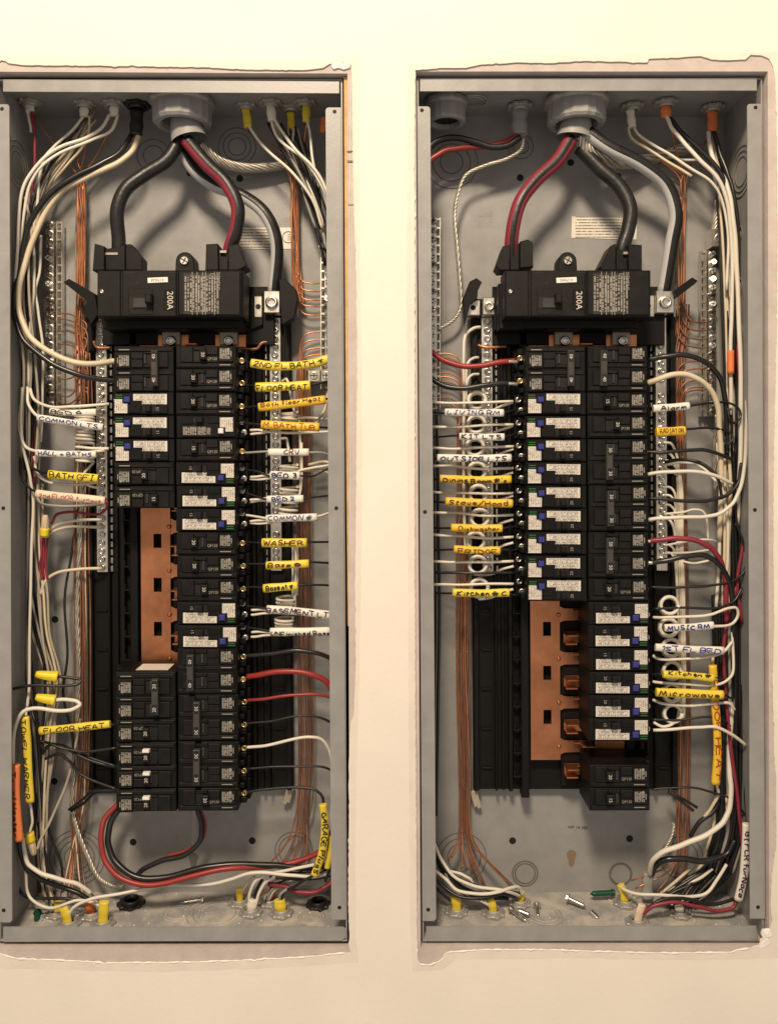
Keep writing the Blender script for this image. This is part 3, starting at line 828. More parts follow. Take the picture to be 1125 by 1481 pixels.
CNT = {}
def breaker(panel, side, row, poles, kind, amp, label, hx=None, tip=False):
    cx = CLX if panel == 'L' else CRX
    py = 499 + 33.8 * (row + poles / 2)
    y = yt_(py, 22)
    x = cx + off(y) + (random.uniform(-.4, .4))
    name = {'std': 'circuit_breaker', 'afci': 'arc_fault_breaker', 'gfci': 'ground_fault_breaker'}[kind]
    if poles == 2: name = 'two_pole_breaker'
    e = thing(name, (x, y, 96), label, 'circuit breaker', 'branch circuit breakers')
    rot = (0, math.pi if side == 'l' else 0, 0)
    e.rotation_euler = (random.uniform(-.006, .006), rot[1] + random.uniform(-.006, .006), random.uniform(-.008, .008))
    jd = random.uniform(-0.8, 0.8)
    def put(key, nm, fn, mats, parent=None):
        o = bpy.data.objects.new(nm, mk(key, fn, mats)); COL.objects.link(o)
        o.parent = parent or e
        if parent is None: o.location = (0, (-96 + jd) * S, 0)
        if 'sticker' in nm:                         # stuck on by hand, never quite alike
            o.location = (random.uniform(-.7, .7) * S, (-96 + jd) * S, random.uniform(-.5, .5) * S); o.rotation_euler = (0, random.uniform(-.006, .006), 0)
        return o
    def scr(me, a, v, d):
        o = bpy.data.objects.new('terminal_screw', me); COL.objects.link(o); o.parent = e
        o.location = (a * S, (d - 96) * S, -v * S); o.rotation_euler = (random.uniform(-.1, .1), random.uniform(0, 3), random.uniform(-.1, .1))
    bod = put(f'body{poles}', 'body', body_fn(poles), BLK)
    put(f'face{poles}{kind}', 'face_plate', face_fn(poles, kind), BLK2 if kind == 'std' else BLK, bod)
    cs = [(k - (poles - 1) / 2) * ROW for k in range(poles)]
    if kind == 'std':
        on = hx if hx is not None else 0
        a0 = 28 + on                                           # toggle rocks inside a 17-unit slot
        for c in cs:
            put(f'slot{c}', 'toggle_slot', lambda m: B(m, 28, 45, c - 10, c + 5, 25.0, 25.4), DARK)
            put(f'shoe{c}{on}', 'toggle_shoe', lambda m: B(m, a0 + (9 if on < 5 else 1), a0 + (12.5 if on < 5 else 4.5), c - 9.4, c + 4.4, 21.6, 26, 0.6), TOG)
            put(f'type{c}', 'type_block', lambda m: B(m, 66, 81, c - 13.5, c + 3.5, 22.25, 22.5), BLOCKP)
            def dots(m, c=c):
                m.lathe((CX + 79, CY + c - 11.6, 22.1), [(1.9, 0.2), (1.8, 0)], 12)
                B(m, 82.5, 83.8, c - 9, c - 1, 22.2, 22.5); B(m, 66, 82, c + 10.6, c + 11.8, 23.55, 23.75)
            put(f'dots{c}', 'print_marks', dots, DIMP)
            scr(SCR_TERM, 93.5, c + 2, 52)
        if poles == 1:
            def hnd(m): B(m, a0 - 6, a0 + 4, -9.6, 4.6, 15.5, 25, 1.4) if on < 5 else B(m, a0 + 2, a0 + 12, -9.6, 4.6, 15.5, 25, 1.4)
            hd = put(f'handle{on}', 'toggle', hnd, BLK2)
            put(f'amp{amp}{on}', 'lettering', lambda m: add_text(m, amp, CX + a0 + (-1 if on < 5 else 7), CY - 3, 15.2, 7.0, -90), WHITEP, hd)
            if tip: put(f'tip{on}', 'toggle_cap', lambda m: B(m, a0 + 2, a0 + 12, 4.4, 8.8, 14.2, 22, 0.8), WHITEB, hd)
            put('model', 'model_print', lambda m: add_text(m, 'QP120', CX + 55, CY + 2.6, 22.9, 5.4, 0), DIMP)
        else:
            b0 = a0 - 10
            def tie(m): B(m, b0, b0 + 9.5, -26, 26, 12, 22, 1.2)
            hd = put(f'tie{on}', 'handle_tie', tie, TIE)
            for c in cs:
                put(f'tieplate{c}{on}', 'rating_window', lambda m: B(m, b0 + 1.6, b0 + 8, c - 8, c + 7, 11.7, 12.1), DARK, hd)
                put(f'tieamp{amp}{c}{on}', 'lettering', lambda m: add_text(m, amp, CX + b0 + 4.8, CY + c - 0.5, 11.5, 7.2, -90), WHITEP, hd)
    elif kind == 'afci':
        LONG = [(11, -1.6), (47.5, -1.6), (47.5, 4), (60.5, 4), (60.5, 13.6), (11, 13.6)]
        TALL = [(68.5, -14.4), (87.6, -14.4), (87.6, 6), (76, 6), (76, 0), (68.5, 0)]
        put('aslot', 'toggle_slot', lambda m: B(m, 28, 46, -12, -3.2, 23.2, 23.5), DARK)
        put('ahandle', 'toggle', lambda m: B(m, 33, 41, -12.5, -3.4, 15.5, 24, 1.2), BLK2)
        put(f'aamp{amp}', 'lettering', lambda m: add_text(m, amp, CX + 24, CY - 8.5, 21.4, 6.4, -90), DIMP)
        put('along', 'rating_sticker', lambda m: m.prism([(CX + a, CY + v) for a, v in LONG], 23.0, 23.5), STICK)
        put('atall', 'test_sticker', lambda m: m.prism([(CX + a, CY + v) for a, v in TALL], 23.0, 23.5), STICKV)
        put('ablue', 'test_button', lambda m: B(m, 64.5, 73.2, 1.5, 9.8, 19, 24, 1.0), BLUEB)
        def grn(m):
            B(m, 76.5, 86.5, 8.0, 9.2, 23.2, 23.5); B(m, 76.5, 86.5, 11.4, 12.6, 23.2, 23.5)
        put('agreen', 'green_bars', grn, GREENP)
        scr(SCR_TERMS, 92, -8.2, 58); scr(SCR_TERMS, 96, 7.6, 54)
    else:
        TALL = [(66.5, -13.6), (85.6, -13.6), (85.6, 7), (74.5, 7), (74.5, 1), (66.5, 1)]
        put('gslot', 'toggle_slot', lambda m: B(m, 24, 40, -13.4, -6.2, 23.2, 23.5), DARK)
        put('ghandle', 'toggle', lambda m: B(m, 32, 42, -13.6, -6, 16, 24, 1.2), BLK2)
        put('gtall', 'test_sticker', lambda m: m.prism([(CX + a, CY + v) for a, v in TALL], 23.0, 23.5), STICKV)
        put('gwhite', 'test_button', lambda m: B(m, 64, 71.6, 2.6, 10.2, 19, 24, 1.0), WHITEB)
        put('gtype', 'type_block', lambda m: B(m, 11, 31.5, -0.6, 12.8, 23.3, 23.5), BLOCKP)
        put('gtype2', 'type_block', lambda m: B(m, 33, 45, -0.6, 12.8, 23.3, 23.5), BLOCKP)
        put('gtype3', 'type_block', lambda m: B(m, 46.5, 52, 1, 12, 23.3, 23.5), BLOCKP)
        scr(SCR_TERMS, 92, -8.2, 58); scr(SCR_TERMS, 96, 7.6, 54)
    return e

BK = [
 ('L','l',0,2,'std','40','topmost two-pole breaker of the left panel, at the thick cream wire',4),
 ('L','l',2,1,'afci','15','topmost of three white-stickered breakers in the left panel\'s left column',None),
 ('L','l',3,1,'afci','15','middle of three white-stickered breakers in the left panel\'s left column',None),
 ('L','l',4,1,'afci','15','lowest of three white-stickered breakers in the left panel\'s left column',None),
 ('L','l',5,1,'std','20','plain breaker fed by the yellow BATH GFI sleeve in the left panel',8),
 ('L','l',6,1,'std','15','plain breaker just above the bare copper strip in the left panel',2),
 ('L','l',14,2,'std','20','two-pole breaker below the bare copper strip with a white sticker on its top',6),
 ('L','l',16,1,'std','20','breaker at the end of the lower FLOOR HEAT sleeve in the left panel',8),
 ('L','l',17,1,'std','20','uppermost of three white-capped breakers low in the left panel\'s left column',8,True),
 ('L','l',18,1,'std','20','middle of three white-capped breakers low in the left panel\'s left column',8,True),
 ('L','l',19,1,'std','20','lowest white-capped breaker in the left panel\'s left column',8,True),
 ('L','r',0,1,'std','20','breaker level with the curved yellow ND FL BATH sleeve, left panel',8),
 ('L','r',1,1,'std','20','breaker fed by the black-lettered FLOOR HEAT sleeve high in the left panel',2),
 ('L','r',2,1,'std','20','breaker fed by the brown-lettered floor heat sleeve in the left panel',2),
 ('L','r',3,1,'gfci','20','breaker with a small white square test button in the left panel',None),
 ('L','r',4,1,'std','15','breaker fed by the short white sleeve with maroon letters in the left panel',2),
 ('L','r',5,1,'afci','15','white-stickered breaker at the upper BED sleeve, right column of the left panel',None),
 ('L','r',6,1,'afci','15','white-stickered breaker at the lower BED sleeve, right column of the left panel',None),
 ('L','r',7,1,'afci','15','white-stickered breaker fed by the white COMMON sleeve with a hash sign',None),
 ('L','r',8,1,'std','20','breaker fed by the WASHER sleeve',2),
 ('L','r',9,1,'std','20','breaker fed by the yellow Base sleeve with a circled mark',2),
 ('L','r',10,1,'std','20','breaker fed by the shortest yellow sleeve in the left panel',8),
 ('L','r',11,1,'afci','15','white-stickered breaker fed by the BASEMENT sleeve',None),
 ('L','r',12,1,'afci','15','white-stickered breaker fed by the Unfinished sleeve',None),
 ('L','r',13,2,'std','40','two-pole breaker with grey handle tie fed by the left panel\'s thick red wire',0),
 ('L','r',15,2,'std','30','two-pole breaker fed by the thin red wire in the left panel',8),
 ('L','r',17,2,'std','30','two-pole breaker fed by a single white wire low in the left panel',8),
 ('L','r',19,1,'std','20','lowest breaker in the left panel\'s right column',8),
 ('R','l',0,2,'std','40','topmost two-pole breaker of the right panel, at the thick red wire',2),
 ('R','r',0,2,'std','40','two-pole breaker with grey handle tie at the top right of the right panel',0),
 ('R','r',2,1,'std','15','breaker fed by the Alarm sleeve',2),
 ('R','r',3,1,'std','20','breaker fed by the short amber sleeve in the right panel',8),
 ('R','r',4,2,'std','30','upper of three stacked two-pole breakers in the right panel\'s right column',8),
 ('R','r',6,2,'std','30','middle of three stacked two-pole breakers in the right panel\'s right column',8),
 ('R','r',8,2,'std','50','two-pole breaker fed by the thick crimson wire in the right panel',8),
 ('R','r',10,1,'std','20','single breaker just above the right column\'s white-stickered breakers, right panel',2),
 ('R','r',18,1,'std','20','upper of the two breakers standing alone at the bottom of the right panel',2),
 ('R','r',19,1,'std','15','lower of the two breakers standing alone at the bottom of the right panel',2),
]
for i, w in enumerate(('LIVING RM', 'KIT LTS', 'OUTSIDE LTS', 'Dining Room', 'Stove/Hood', 'Dishwasher', 'FRIDGE', None, 'Kitchen')):
    BK.append(('R','l',2+i,1,'afci','15' if i < 3 else '20', f'white-stickered breaker fed by the {w} sleeve, right panel\'s left column' if w else 'white-stickered breaker without a sleeve, between the FRIDGE and Kitchen ones', None))
for i, w in enumerate(('above the MUSIC RM sleeve, topmost stickered one,', 'at the MUSIC RM sleeve', 'at the 1ST FL BED sleeve', 'at the half-turned Kitchen sleeve', 'at the Microwave sleeve', 'below the Microwave sleeve, lowest stickered one,')):
    BK.append(('R','r',11+i,1,'afci','15' if i in (0,1,2,5) else '20', f'breaker {w} right column of the right panel', None))
BRK = [breaker(*b) for b in BK]
# the slanting white sticker on top of the lower two-pole breaker
p0, p1 = t(192, 971, 40), t(240, 966, 80)
m = MB(); y = yt_(499 + 33.8 * 14, 22) + 0.2
m.box(CLX - 60, CLX - 12, y - 0.6, y - 0.1, 34, 70)
o = m.build('top_sticker', STICK, None); 
br = [b for b, s in zip(BRK, BK) if s[:3] == ('L','l',14)][0]
bpy.context.view_layer.update()
o.parent = br; o.matrix_parent_inverse = br.matrix_world.inverted()
# ------------------------------------------------------------------ marker-pen lettering (single-stroke hand)
GL = {
'A':'0,0 2,6 4,0|.8,2.2 3.3,2.2','B':'0,0 0,6 2.6,5.8 3.2,4.6 2.4,3.3 0,3.1|2.4,3.3 3.8,1.8 2.8,.1 0,0','C':'3.8,5 2.4,6 .6,4.8 0,2.6 1,.4 2.6,0 3.8,1',
'D':'0,0 0,6 2.4,5.6 4,3.2 2.8,.6 0,0','E':'3.6,6 0,6 0,0 3.8,0|0,3.1 3,3.2','F':'3.8,6 0,6 0,0|0,3.2 3,3.3','G':'3.8,5 2.2,6 .4,4.6 0,2.2 1.4,0 3.6,.6 3.7,2.6 2.2,2.6',
'H':'0,0 0,6|4,6 3.9,0|0,3 4,3.2','I':'2,0 2,6|.8,6 3.2,6|.8,0 3.2,0','K':'0,0 0,6|3.8,6 .2,2.8 3.8,0','L':'0,6 0,0 3.6,.1','M':'0,0 .6,6 2.2,2 3.8,6 4.6,0',
'N':'0,0 .2,6 3.6,0 4,6','O':'2,6 .3,4.6 0,2 1.4,0 3.4,.8 4,3.4 3.2,5.6 2,6','P':'0,0 0,6 2.8,6 3.8,4.6 2.6,3 0,2.9','R':'0,0 0,6 2.8,6 3.6,4.7 2.4,3.3 0,3.1|1.4,3.2 3.9,0',
'S':'3.7,5.3 2,6 .5,4.9 1.2,3.5 3,2.7 3.7,1.3 2.2,0 .2,.7','T':'-.2,6 4.2,6|2,6 2,0','U':'0,6 .2,1.2 1.8,0 3.6,1 4,6','V':'0,6 2,0 4,6','W':'0,6 1,0 2.4,4.4 3.8,0 5,6','Y':'0,6 2,3 4,6|2,3 1.8,0',
'a':'3.2,3.4 1.4,3.6 .3,1.8 1.2,0 2.8,.8 3.2,3.4 3.6,0','c':'3,3 1.4,3.6 .2,1.9 1.2,.1 3,.5','d':'3,2.8 1.2,3.4 .3,1.6 1.3,0 3,1 3.2,6 3.4,0','e':'.4,1.9 3,2.2 2,3.6 .5,2.8 .5,.8 2,0 3.2,.7',
'f':'3,5.4 1.9,6 1.2,4.6 1.2,0|.1,3 2.6,3.1','g':'3,3.2 1.3,3.6 .4,2 1.4,.6 3,2 3,-1.4 1.4,-2 .4,-1.2','h':'.2,6 .2,0|.2,2.4 1.8,3.6 2.9,2.4 3,0','i':'1,3.4 1,0|1,4.8 1.1,5.1','k':'.2,6 .2,0|2.8,3.6 .4,1.7 3,0','l':'.8,6 .8,.2 1.4,0',
'm':'0,0 .1,3.4|.1,2.4 1.3,3.5 2,2.2 2,0|2,2.4 3.3,3.5 4,2.2 4,0','n':'.1,0 .1,3.5|.1,2.4 1.7,3.5 2.8,2.4 2.9,0','o':'1.6,3.5 .3,2.4 .5,.6 1.8,0 3,1.2 2.7,3 1.6,3.5','r':'.2,0 .3,3.4|.3,2 1.4,3.4 2.6,3.3','s':'2.8,3 1.4,3.6 .5,2.7 2.4,1.4 1.8,.1 .2,.5',
't':'1.4,5.4 1.3,.6 2.4,0|.2,3.7 2.8,3.8','u':'.2,3.5 .3,.6 1.6,0 2.8,1 2.9,3.5|2.9,1 3.2,0','v':'.1,3.5 1.5,0 3,3.5','w':'0,3.5 .9,0 2.1,2.8 3.2,0 4.2,3.5',
'1':'.8,5 2,6 2,0','2':'.3,4.8 1.6,6 3.2,5.2 2.8,3.4 .2,0 3.8,.2','3':'.4,5.6 2.6,6 3.2,4.6 1.6,3.3 3.4,2.4 3,.4 .3,.2','4':'3,0 2.8,6 0,2 4,2.2','+':'2,1 2,5|0,3 4,3','/':'0,-.6 3.4,6.4','.':'.4,0 .6,.3',"'":'.6,6 .4,4.8',
'#':'-.6,3.9 4.8,3.7|-.4,2.2 4.4,2.1|1.4,6.4 1,-.4|3,6.4 2.7,-.4','@':'2,5.6 .2,4.4 .2,1.4 2,.2 3.8,1.4 3.8,4.4 2,5.6|1.4,4.4 1.4,1.6|2.7,4.4 2.7,1.6|-.6,3 4.6,3','~':'-.4,3.6 4.6,4.2|1,5.6 3.4,1.2|3.6,5.8 1.4,.4'}

def lettering(path, frac0, frac1, txt, hh, pen, rise=0.0, size=None, out=0.0):
    """strokes along a sleeve; path = centre line in scene units with depth of the sleeve face"""
    P = [Vector(p) for p in path]
    L = [0]
    for a, b in zip(P, P[1:]): L.append(L[-1] + (b - a).length)
    tot = L[-1]
    def at(u):
        u = max(0, min(tot, u))
        for i in range(len(P) - 1):
            if u <= L[i + 1] or i == len(P) - 2:
                f = (u - L[i]) / max(1e-6, L[i + 1] - L[i])
                T = (P[i + 1] - P[i]).normalized()
                return P[i].lerp(P[i + 1], f), T
    wid = [(2.0 if c == ' ' else (max(float(q.split(',')[0]) for s in GL[c].split('|') for q in s.split()) + 1.5)) for c in txt]
    k = (tot * (frac1 - frac0)) / sum(wid)
    gh = (size or hh * 1.15) / 6.0
    m = MB(); u = tot * frac0
    for c, w in zip(txt, wid):
        if c != ' ':
            tilt = random.uniform(-.16, .2); sc = random.uniform(.82, 1.12); dy = random.uniform(-.8, .8)
            for s in GL[c].split('|'):
                q = []; raw = []
                for pt in s.split():
                    x, y = (float(a) for a in pt.split(','))
                    raw.append((x + random.uniform(-.32, .32), y + random.uniform(-.3, .3), 0))
                for x, y, _ in smooth_path(raw, 5):
                    xx = x + (y - 3) * tilt
                    p, T = at(u + xx * k)
                    nrm = Vector((T.y, -T.x, 0))          # upwards on the page, across the sleeve
                    nrm = nrm.normalized()
                    off_ = (y - 3) * gh * sc + dy + rise
                    bulge = math.sqrt(max(0.0, 1 - min(0.98, abs(off_) / (hh * 1.02)) ** 2))
                    q.append(p + nrm * off_ + Vector((0, 0, -out * bulge - 0.8)))
                q = [tuple(v) for v in q]
                m.tube(q, pen * 1.08, 6, rd=0.4)
        u += w * k
    return m

# ------------------------------------------------------------------ wires
def wire(col, r, path, label, group=None, name='wire', n=8, stripe=None, mats=None, k=6):
    m = MB()
    pts = smooth_path(PT(path), k)
    if r < 5:                                  # hand-bent wire is never quite fair
        ph = [random.uniform(0, 6.28) for _ in range(4)]; am = 0.55 if r > 1.5 else 0.4
        pts = [(p[0] + am * math.sin(i * .55 + ph[0]) * math.sin(i * .21 + ph[1]), p[1] + am * math.sin(i * .47 + ph[2]) * math.sin(i * .17 + ph[3]), p[2]) for i, p in enumerate(pts)]
    m.tube(pts, r, n, stripe=stripe, rd=r if stripe else None)
    if name == 'wire' and col in ('copper', 'copperd'): name = 'ground_wire'
    o = m.build(name, mats or W_[col])
    return tag(o, label, {'power_cable': 'cable', 'ground_wire': 'ground wire'}.get(name, 'wire'), group)

def sleeve(w, x, txt, colr, ink, hh=5.2, d=40, f=(0.05, 0.95), pen=0.62, rise=0.0, size=None):
    """a length of cable jacket slipped over wire w: x = photo path at depth d"""
    pts = []; d -= 2.5
    for q in x.split():
        a = [float(v) for v in q.split(',')]
        pts.append(t(a[0], a[1], d))
    path = smooth_path(pts, 10)
    m = MB(); rd = hh * 0.72
    m.tube(path, hh, 14, rd=rd, radf=lambda u: 1 + 0.05 * math.sin(u * 9 + d))
    s = m.build('sleeve', SL[colr], w)
    if txt:
        lettering(path, f[0], f[1], txt, hh, pen, rise, size, out=rd).build('lettering', INK[ink], s)
    return s

def strands(path, R, r, n, turns, label, name='stranded_conductor', mtl=None, group=None):
    pts = smooth_path(PT(path), 10)
    P = [Vector(p) for p in pts]
    m = MB()
    fr = []; N = None
    for i in range(len(P)):
        T = (P[min(i + 1, len(P) - 1)] - P[max(0, i - 1)]).normalized()
        if N is None: N = T.orthogonal()
        N = (N - T * N.dot(T)).normalized()
        fr.append((N.copy(), T.cross(N)))
    for j in range(n):
        q = []
        for i, p in enumerate(P):
            a = 2 * math.pi * (j / n + turns * i / (len(P) - 1))
            q.append(tuple(p + fr[i][0] * (R * math.cos(a)) + fr[i][1] * (R * math.sin(a))))
        m.tube(q, r, 5)
    o = m.build(name, mtl or STRAND)
    return tag(o, label, 'wire', group)

def bundle(n, path, spread, cols, r, label, group, jit=3, name='wire', starts=None, ends=None):
    """n separate wires that run side by side and cannot be told apart"""
    base = [tuple(float(v) for v in q.split(',')) for q in path.split()]
    for i in range(n):
        o = (i / max(1, n - 1) - 0.5) * spread
        dd = random.uniform(-4, 4); ph = random.uniform(0, 6)
        s = ' '.join(f'{b[0] + o * (b[3] if len(b) > 3 else 1) + random.uniform(-jit, jit) * 0.6:.1f},{b[1]:.1f},{b[2] + dd + random.uniform(-2, 2):.1f}' for b in base)
        if starts: s = starts[i % len(starts)] + ' ' + s
        if ends: s = s + ' ' + ends[i % len(ends)]
        wire(cols[i % len(cols)], r, s, label, group, name=name, n=6)

# --- service cables
def service(path, r, label, stripes, cols):
    wire('black', r, path, label, 'service cables', 'power_cable', n=30, stripe=stripes, mats=[W_['dull']] + [W_[c] for c in cols], k=8)
service('262,198,62 242,231,56 207,254,50 182,274,44 170,304,42 172,346,48 172,378,52', 10.3, 'thick plain black cable curving down to the left lug of the left main breaker', None, [])
service('270,203,54 300,238,46 328,266,40 344,300,38 341,335,42 334,356,48 330,380,54', 10.3, 'thick black cable with a crimson stripe in the left panel', [(12, 110, 1)], ['crimson'])
service('262,210,76 279,243,80 310,268,82 352,284,78 384,310,72 400,350,76 396,424,90', 9.8, 'thick black cable with a pale grey stripe in the left panel', [(10, 110, 1)], ['paleblue'])
service('826,200,58 806,232,52 776,260,48 753,290,44 743,322,44 739,354,48 738,380,54', 10.3, 'thick black cable with crimson stripes in the right panel', [(30, 120, 1), (280, 335, 1)], ['crimson'])
service('838,214,70 866,243,64 897,272,58 911,303,54 907,335,54 899,360,54 897,382,56', 10.8, 'thick plain black cable to the right lug of the right main breaker', None, [])
service('850,192,56 880,213,52 928,238,54 963,268,60 977,310,66 971,352,76 959,424,90', 10.4, 'thick black cable with a white stripe in the right panel', [(30, 110, 1), (288, 306, 1)], ['paleblue'])
strands('288,208,78 316,232,92 350,242,104 392,241,110 424,236,114', 5.4, 2.5, 8, 2.0, 'bare stranded conductor running right from the left panel\'s big bushing')
strands('838,196,60 851,218,66 880,232,80 915,234,96 955,225,112 1000,212,118', 7.4, 3.2, 8, 1.9, 'bare stranded conductor running right from the right panel\'s big bushing')
strands('757,200,74 753,216,80 734,229,84 700,240,88 673,254,90 661,284,94 657,312,96 660,350,98 664,400,100 665,446,102 654,464,104 634,476,104', 1.7, 1.35, 4, 13, 'bare twisted conductor dropping down the left side of the right panel')
strands('1038,290,96 1034,318,98 1032,336,100', 4.0, 2.0, 7, 0.8, 'bare stranded stub entering the lug atop the right panel\'s right ground bar')
strands('122,560,112 120,660,108 117,760,104 112,880,104 114,960,102 112,1060,102 105,1165,100 112,1200,98 128,1240,94 142,1268,90 160,1280,88 178,1283,88', 2.3, 1.7, 4, 15, 'bare twisted conductor running down to the bottom of the left panel')
# --- cables entering the small top bushing of the right panel
wire('dull', 5.0, '752,198,72 735,210 712,213 685,205 655,199 630,205 614,222', 'thick black wire crossing the top left corner of the right panel', k=8)
wire('red', 4.6, '746,196,78 730,206 700,212 665,214 640,220 622,232 612,246', 'thick red wire crossing the top left corner of the right panel', k=8)

# ------------------------------------------------------------------ bushings, connectors and jackets
def bushing(px, d, R, h, label, cone=None, ridges=True):
    x = t(px, 0, d)[0]; y = 116.2
    e = thing('conduit_bushing', (x, y, d), label, 'bushing', 'grey conduit bushings')
    m = MB(); m.lathe((x, y, d), [(R * 1.04, 0.1), (R * 1.10, 4), (R * 1.10, 10), (R * 1.0, 12)], 36, 'y', lobes=12, lobe=0.05); m.build('locknut', ZINC, e)
    m = MB(); m.lathe((x, y, d), [(R, 12), (R, h * 0.9), (R * 0.93, h), (R * 0.74, h), (R * 0.68, h * 0.86), (R * 0.66, 14)], 40, 'y', lobes=16 if ridges else 0, lobe=0.03, smooth=False); m.build('bushing_ring', PVC, e)
    if cone:
        m = MB(); pts = smooth_path(PT(cone), 6)
        m.tube(pts, 24, 24, rd=20, radf=lambda u: 0.86 + 0.28 * u, caps=False); m.build('cable_sheath', PVC, e)
    else:
        MB().lathe((x, y, d), [(R * 0.7, h * 0.8), (R * 0.66, h * 0.7)], 28, 'y').build('bore', DARK, e)
    return e
bushing(264, 62, 43, 40, 'large grey ribbed bushing at the top of the left panel', '268,165,62 270,186,60 274,203,58')
bushing(833, 62, 43, 40, 'large grey ribbed bushing at the top of the right panel', '833,165,62 832,185,60 830,200,60')
bushing(645, 66, 29, 36, 'smaller grey bushing in the top left corner of the right panel', None)

def connector(px, d, top, label, R=15, dark=False, parent=None):
    x = t(px, 0, d)[0]; y, s = (116.2, 1) if top else (1359.8, -1)
    e = thing('cable_connector', (x, y, d), label, 'connector', 'cable connectors')
    m = MB(); m.lathe((x, y, d), [(R * 1.08, 0.1 * s), (R * 1.08, 3.5 * s), (R * 1.0, 4.6 * s), (R * 0.66, 4.6 * s), (R * 0.66, 1 * s)], 48, 'y', lobes=8, lobe=0.12, smooth=False); m.build('locknut', W_['dull'] if dark else ZINC, e)
    m = MB(); m.lathe((x, y, d), [(R * 0.80, 2 * s), (R * 0.80, 8 * s), (R * 0.74, 9 * s), (R * 0.66, 9 * s), (R * 0.64, 2 * s)], 24, 'y'); m.build('collar', W_['dull'] if dark else ZINC, e)
    return e
def jacket(path, hh, colr, label, rd=None, mtl=None):
    m = MB(); pts = smooth_path(PT(path), 6)
    m.tube(pts, hh, 14, rd=rd or hh * 0.6, radf=lambda u: 1 + 0.07 * math.sin(u * 12))
    return tag(m.build('cable_jacket', mtl or SL[colr]), label, 'cable jacket', 'cut cable jackets')
TOPC = [ # px, depth, jacket path, colour, what
 (45, 70, '41,136,70 43,150,68 44,161,66', 'white', 'white jacket in the top left corner of the left panel', 7),
 (122, 76, '121,146,76 122,156,75 122,168,74', 'white', 'white jacket, second from the left along the left panel\'s top', 7),
 (164, 74, '163,146,74 165,154,73 166,167,72', 'white', 'white jacket, third from the left along the left panel\'s top', 7),
 (356, 84, '355,156,84 357,168,84 359,184,82', 'yellow', 'yellow jacket just right of the left panel\'s big bushing', 6.5),
 (392, 72, '391,146,72 392,158,71 394,175,70', 'white', 'white jacket on the right of the left panel\'s top', 7),
 (421, 92, '420,162,92 421,176,92 421,188,90', 'yellow', 'dim yellow jacket, set deepest at the left panel\'s top right', 6),
 (441, 72, '442,146,72 443,158,71 443,176,70', 'yellow', 'bright yellow jacket nearest the right flange at the left panel\'s top', 6),
 (914, 86, '911,158,86 912,170,86 914,184,84', 'white', 'white jacket right of the big bushing in the right panel\'s top', 6.5),
 (962, 72, '961,142,72 962,156,71 963,169,70', 'orange', 'bright orange jacket in the right panel\'s top', 8),
 (1030, 90, '1029,160,90 1030,176,90 1029,190,88', 'orange', 'dark orange jacket near the right flange at the right panel\'s top', 8),
]
for px, d, pth, c, lab, hh in TOPC:
    connector(px, d, True, 'zinc connector of the ' + lab)
    jacket(pth, hh, c, lab)
connector(199, 80, True, 'black connector beside the big bushing at the left panel\'s top', 17, True)
jacket('198,158,80 198,176,80 197,196,78', 10, 'white', 'black jacket beside the big bushing at the left panel\'s top', mtl=W_['dull'])
connector(752, 86, True, 'zinc connector holding the grey sheath left of the right panel\'s big bushing', 17)
jacket('752,158,86 751,176,84 752,195,80', 12, 'white', 'grey sheath left of the right panel\'s big bushing', mtl=PVC)
jacket('470,170,80 469,180,80 468,192,80', 6, 'orange', 'reddish jacket peeping past the right flange at the left panel\'s top')
BOTC = [
 (82, 66, '82,1330,66 84,1316,66 84,1304,66', 'yellow', 'dull yellow jacket at back in the left panel\'s bottom left', 6),
 (100, 38, '98,1340,38 97,1326,38 92,1313,38', 'yellow', 'yellow jacket at the left panel\'s bottom, left of the front pair', 7),
 (149, 38, '149,1340,38 150,1322,38 151,1304,38', 'yellow', 'tall yellow jacket, right of the front pair, left panel\'s bottom', 7.5),
 (133, 62, '133,1330,62 131,1314,62 128,1301,62', 'orange', 'dark orange jacket between the yellow ones at the left panel\'s bottom', 7),
 (347, 98, '347,1308,98 347,1298,98 346,1285,98', 'yellow', 'small yellow jacket left of the left panel\'s white bottom jacket', 5.5),
 (363, 70, '363,1324,70 364,1314,70 366,1301,70', 'white', 'white jacket in the right group at the left panel\'s bottom', 7.5),
 (390, 98, '390,1308,98 391,1296,98 392,1280,98', 'orange', 'dark orange jacket in the right group at the left panel\'s bottom', 7),
 (407, 68, '407,1324,68 406,1314,68 404,1301,68', 'yellow', 'yellow split jacket in the right group at the left panel\'s bottom', 9),
 (660, 72, '660,1322,72 660,1308,72 658,1295,72', 'yellow', 'yellow jacket nearest the left flange at the right panel\'s bottom', 7.5),
 (713, 68, '713,1324,68 712,1312,68 708,1300,68', 'yellow', 'yellow jacket, second from the left at the right panel\'s bottom', 6.5),
 (751, 96, '751,1308,96 753,1300,96 753,1289,96', 'yellow', 'yellow jacket beside the loose screws at the right panel\'s bottom', 5.5),
 (903, 96, '903,1306,96 901,1290,96 897,1279,96', 'yellow', 'dull yellow jacket beside the green screw at the right panel\'s bottom', 6),
 (921, 42, '921,1338,42 924,1322,42 928,1308,42', 'cream', 'pale pinkish jacket leaning at the front of the right panel\'s bottom', 6),
 (982, 66, '982,1326,66 982,1316,66 981,1310,66', 'white', 'dusty white jacket behind crimson wire at the right panel\'s bottom', 7),
]
for px, d, pth, c, lab, hh in BOTC:
    connector(px, d, False, 'zinc connector of the ' + lab, 15.5)
    jacket(pth, hh, c, lab)
connector(190, 96, False, 'dark empty connector left of centre at the left panel\'s bottom', 18, True)
connector(460, 92, False, 'dark connector tucked by the right flange at the left panel\'s bottom', 16, True)
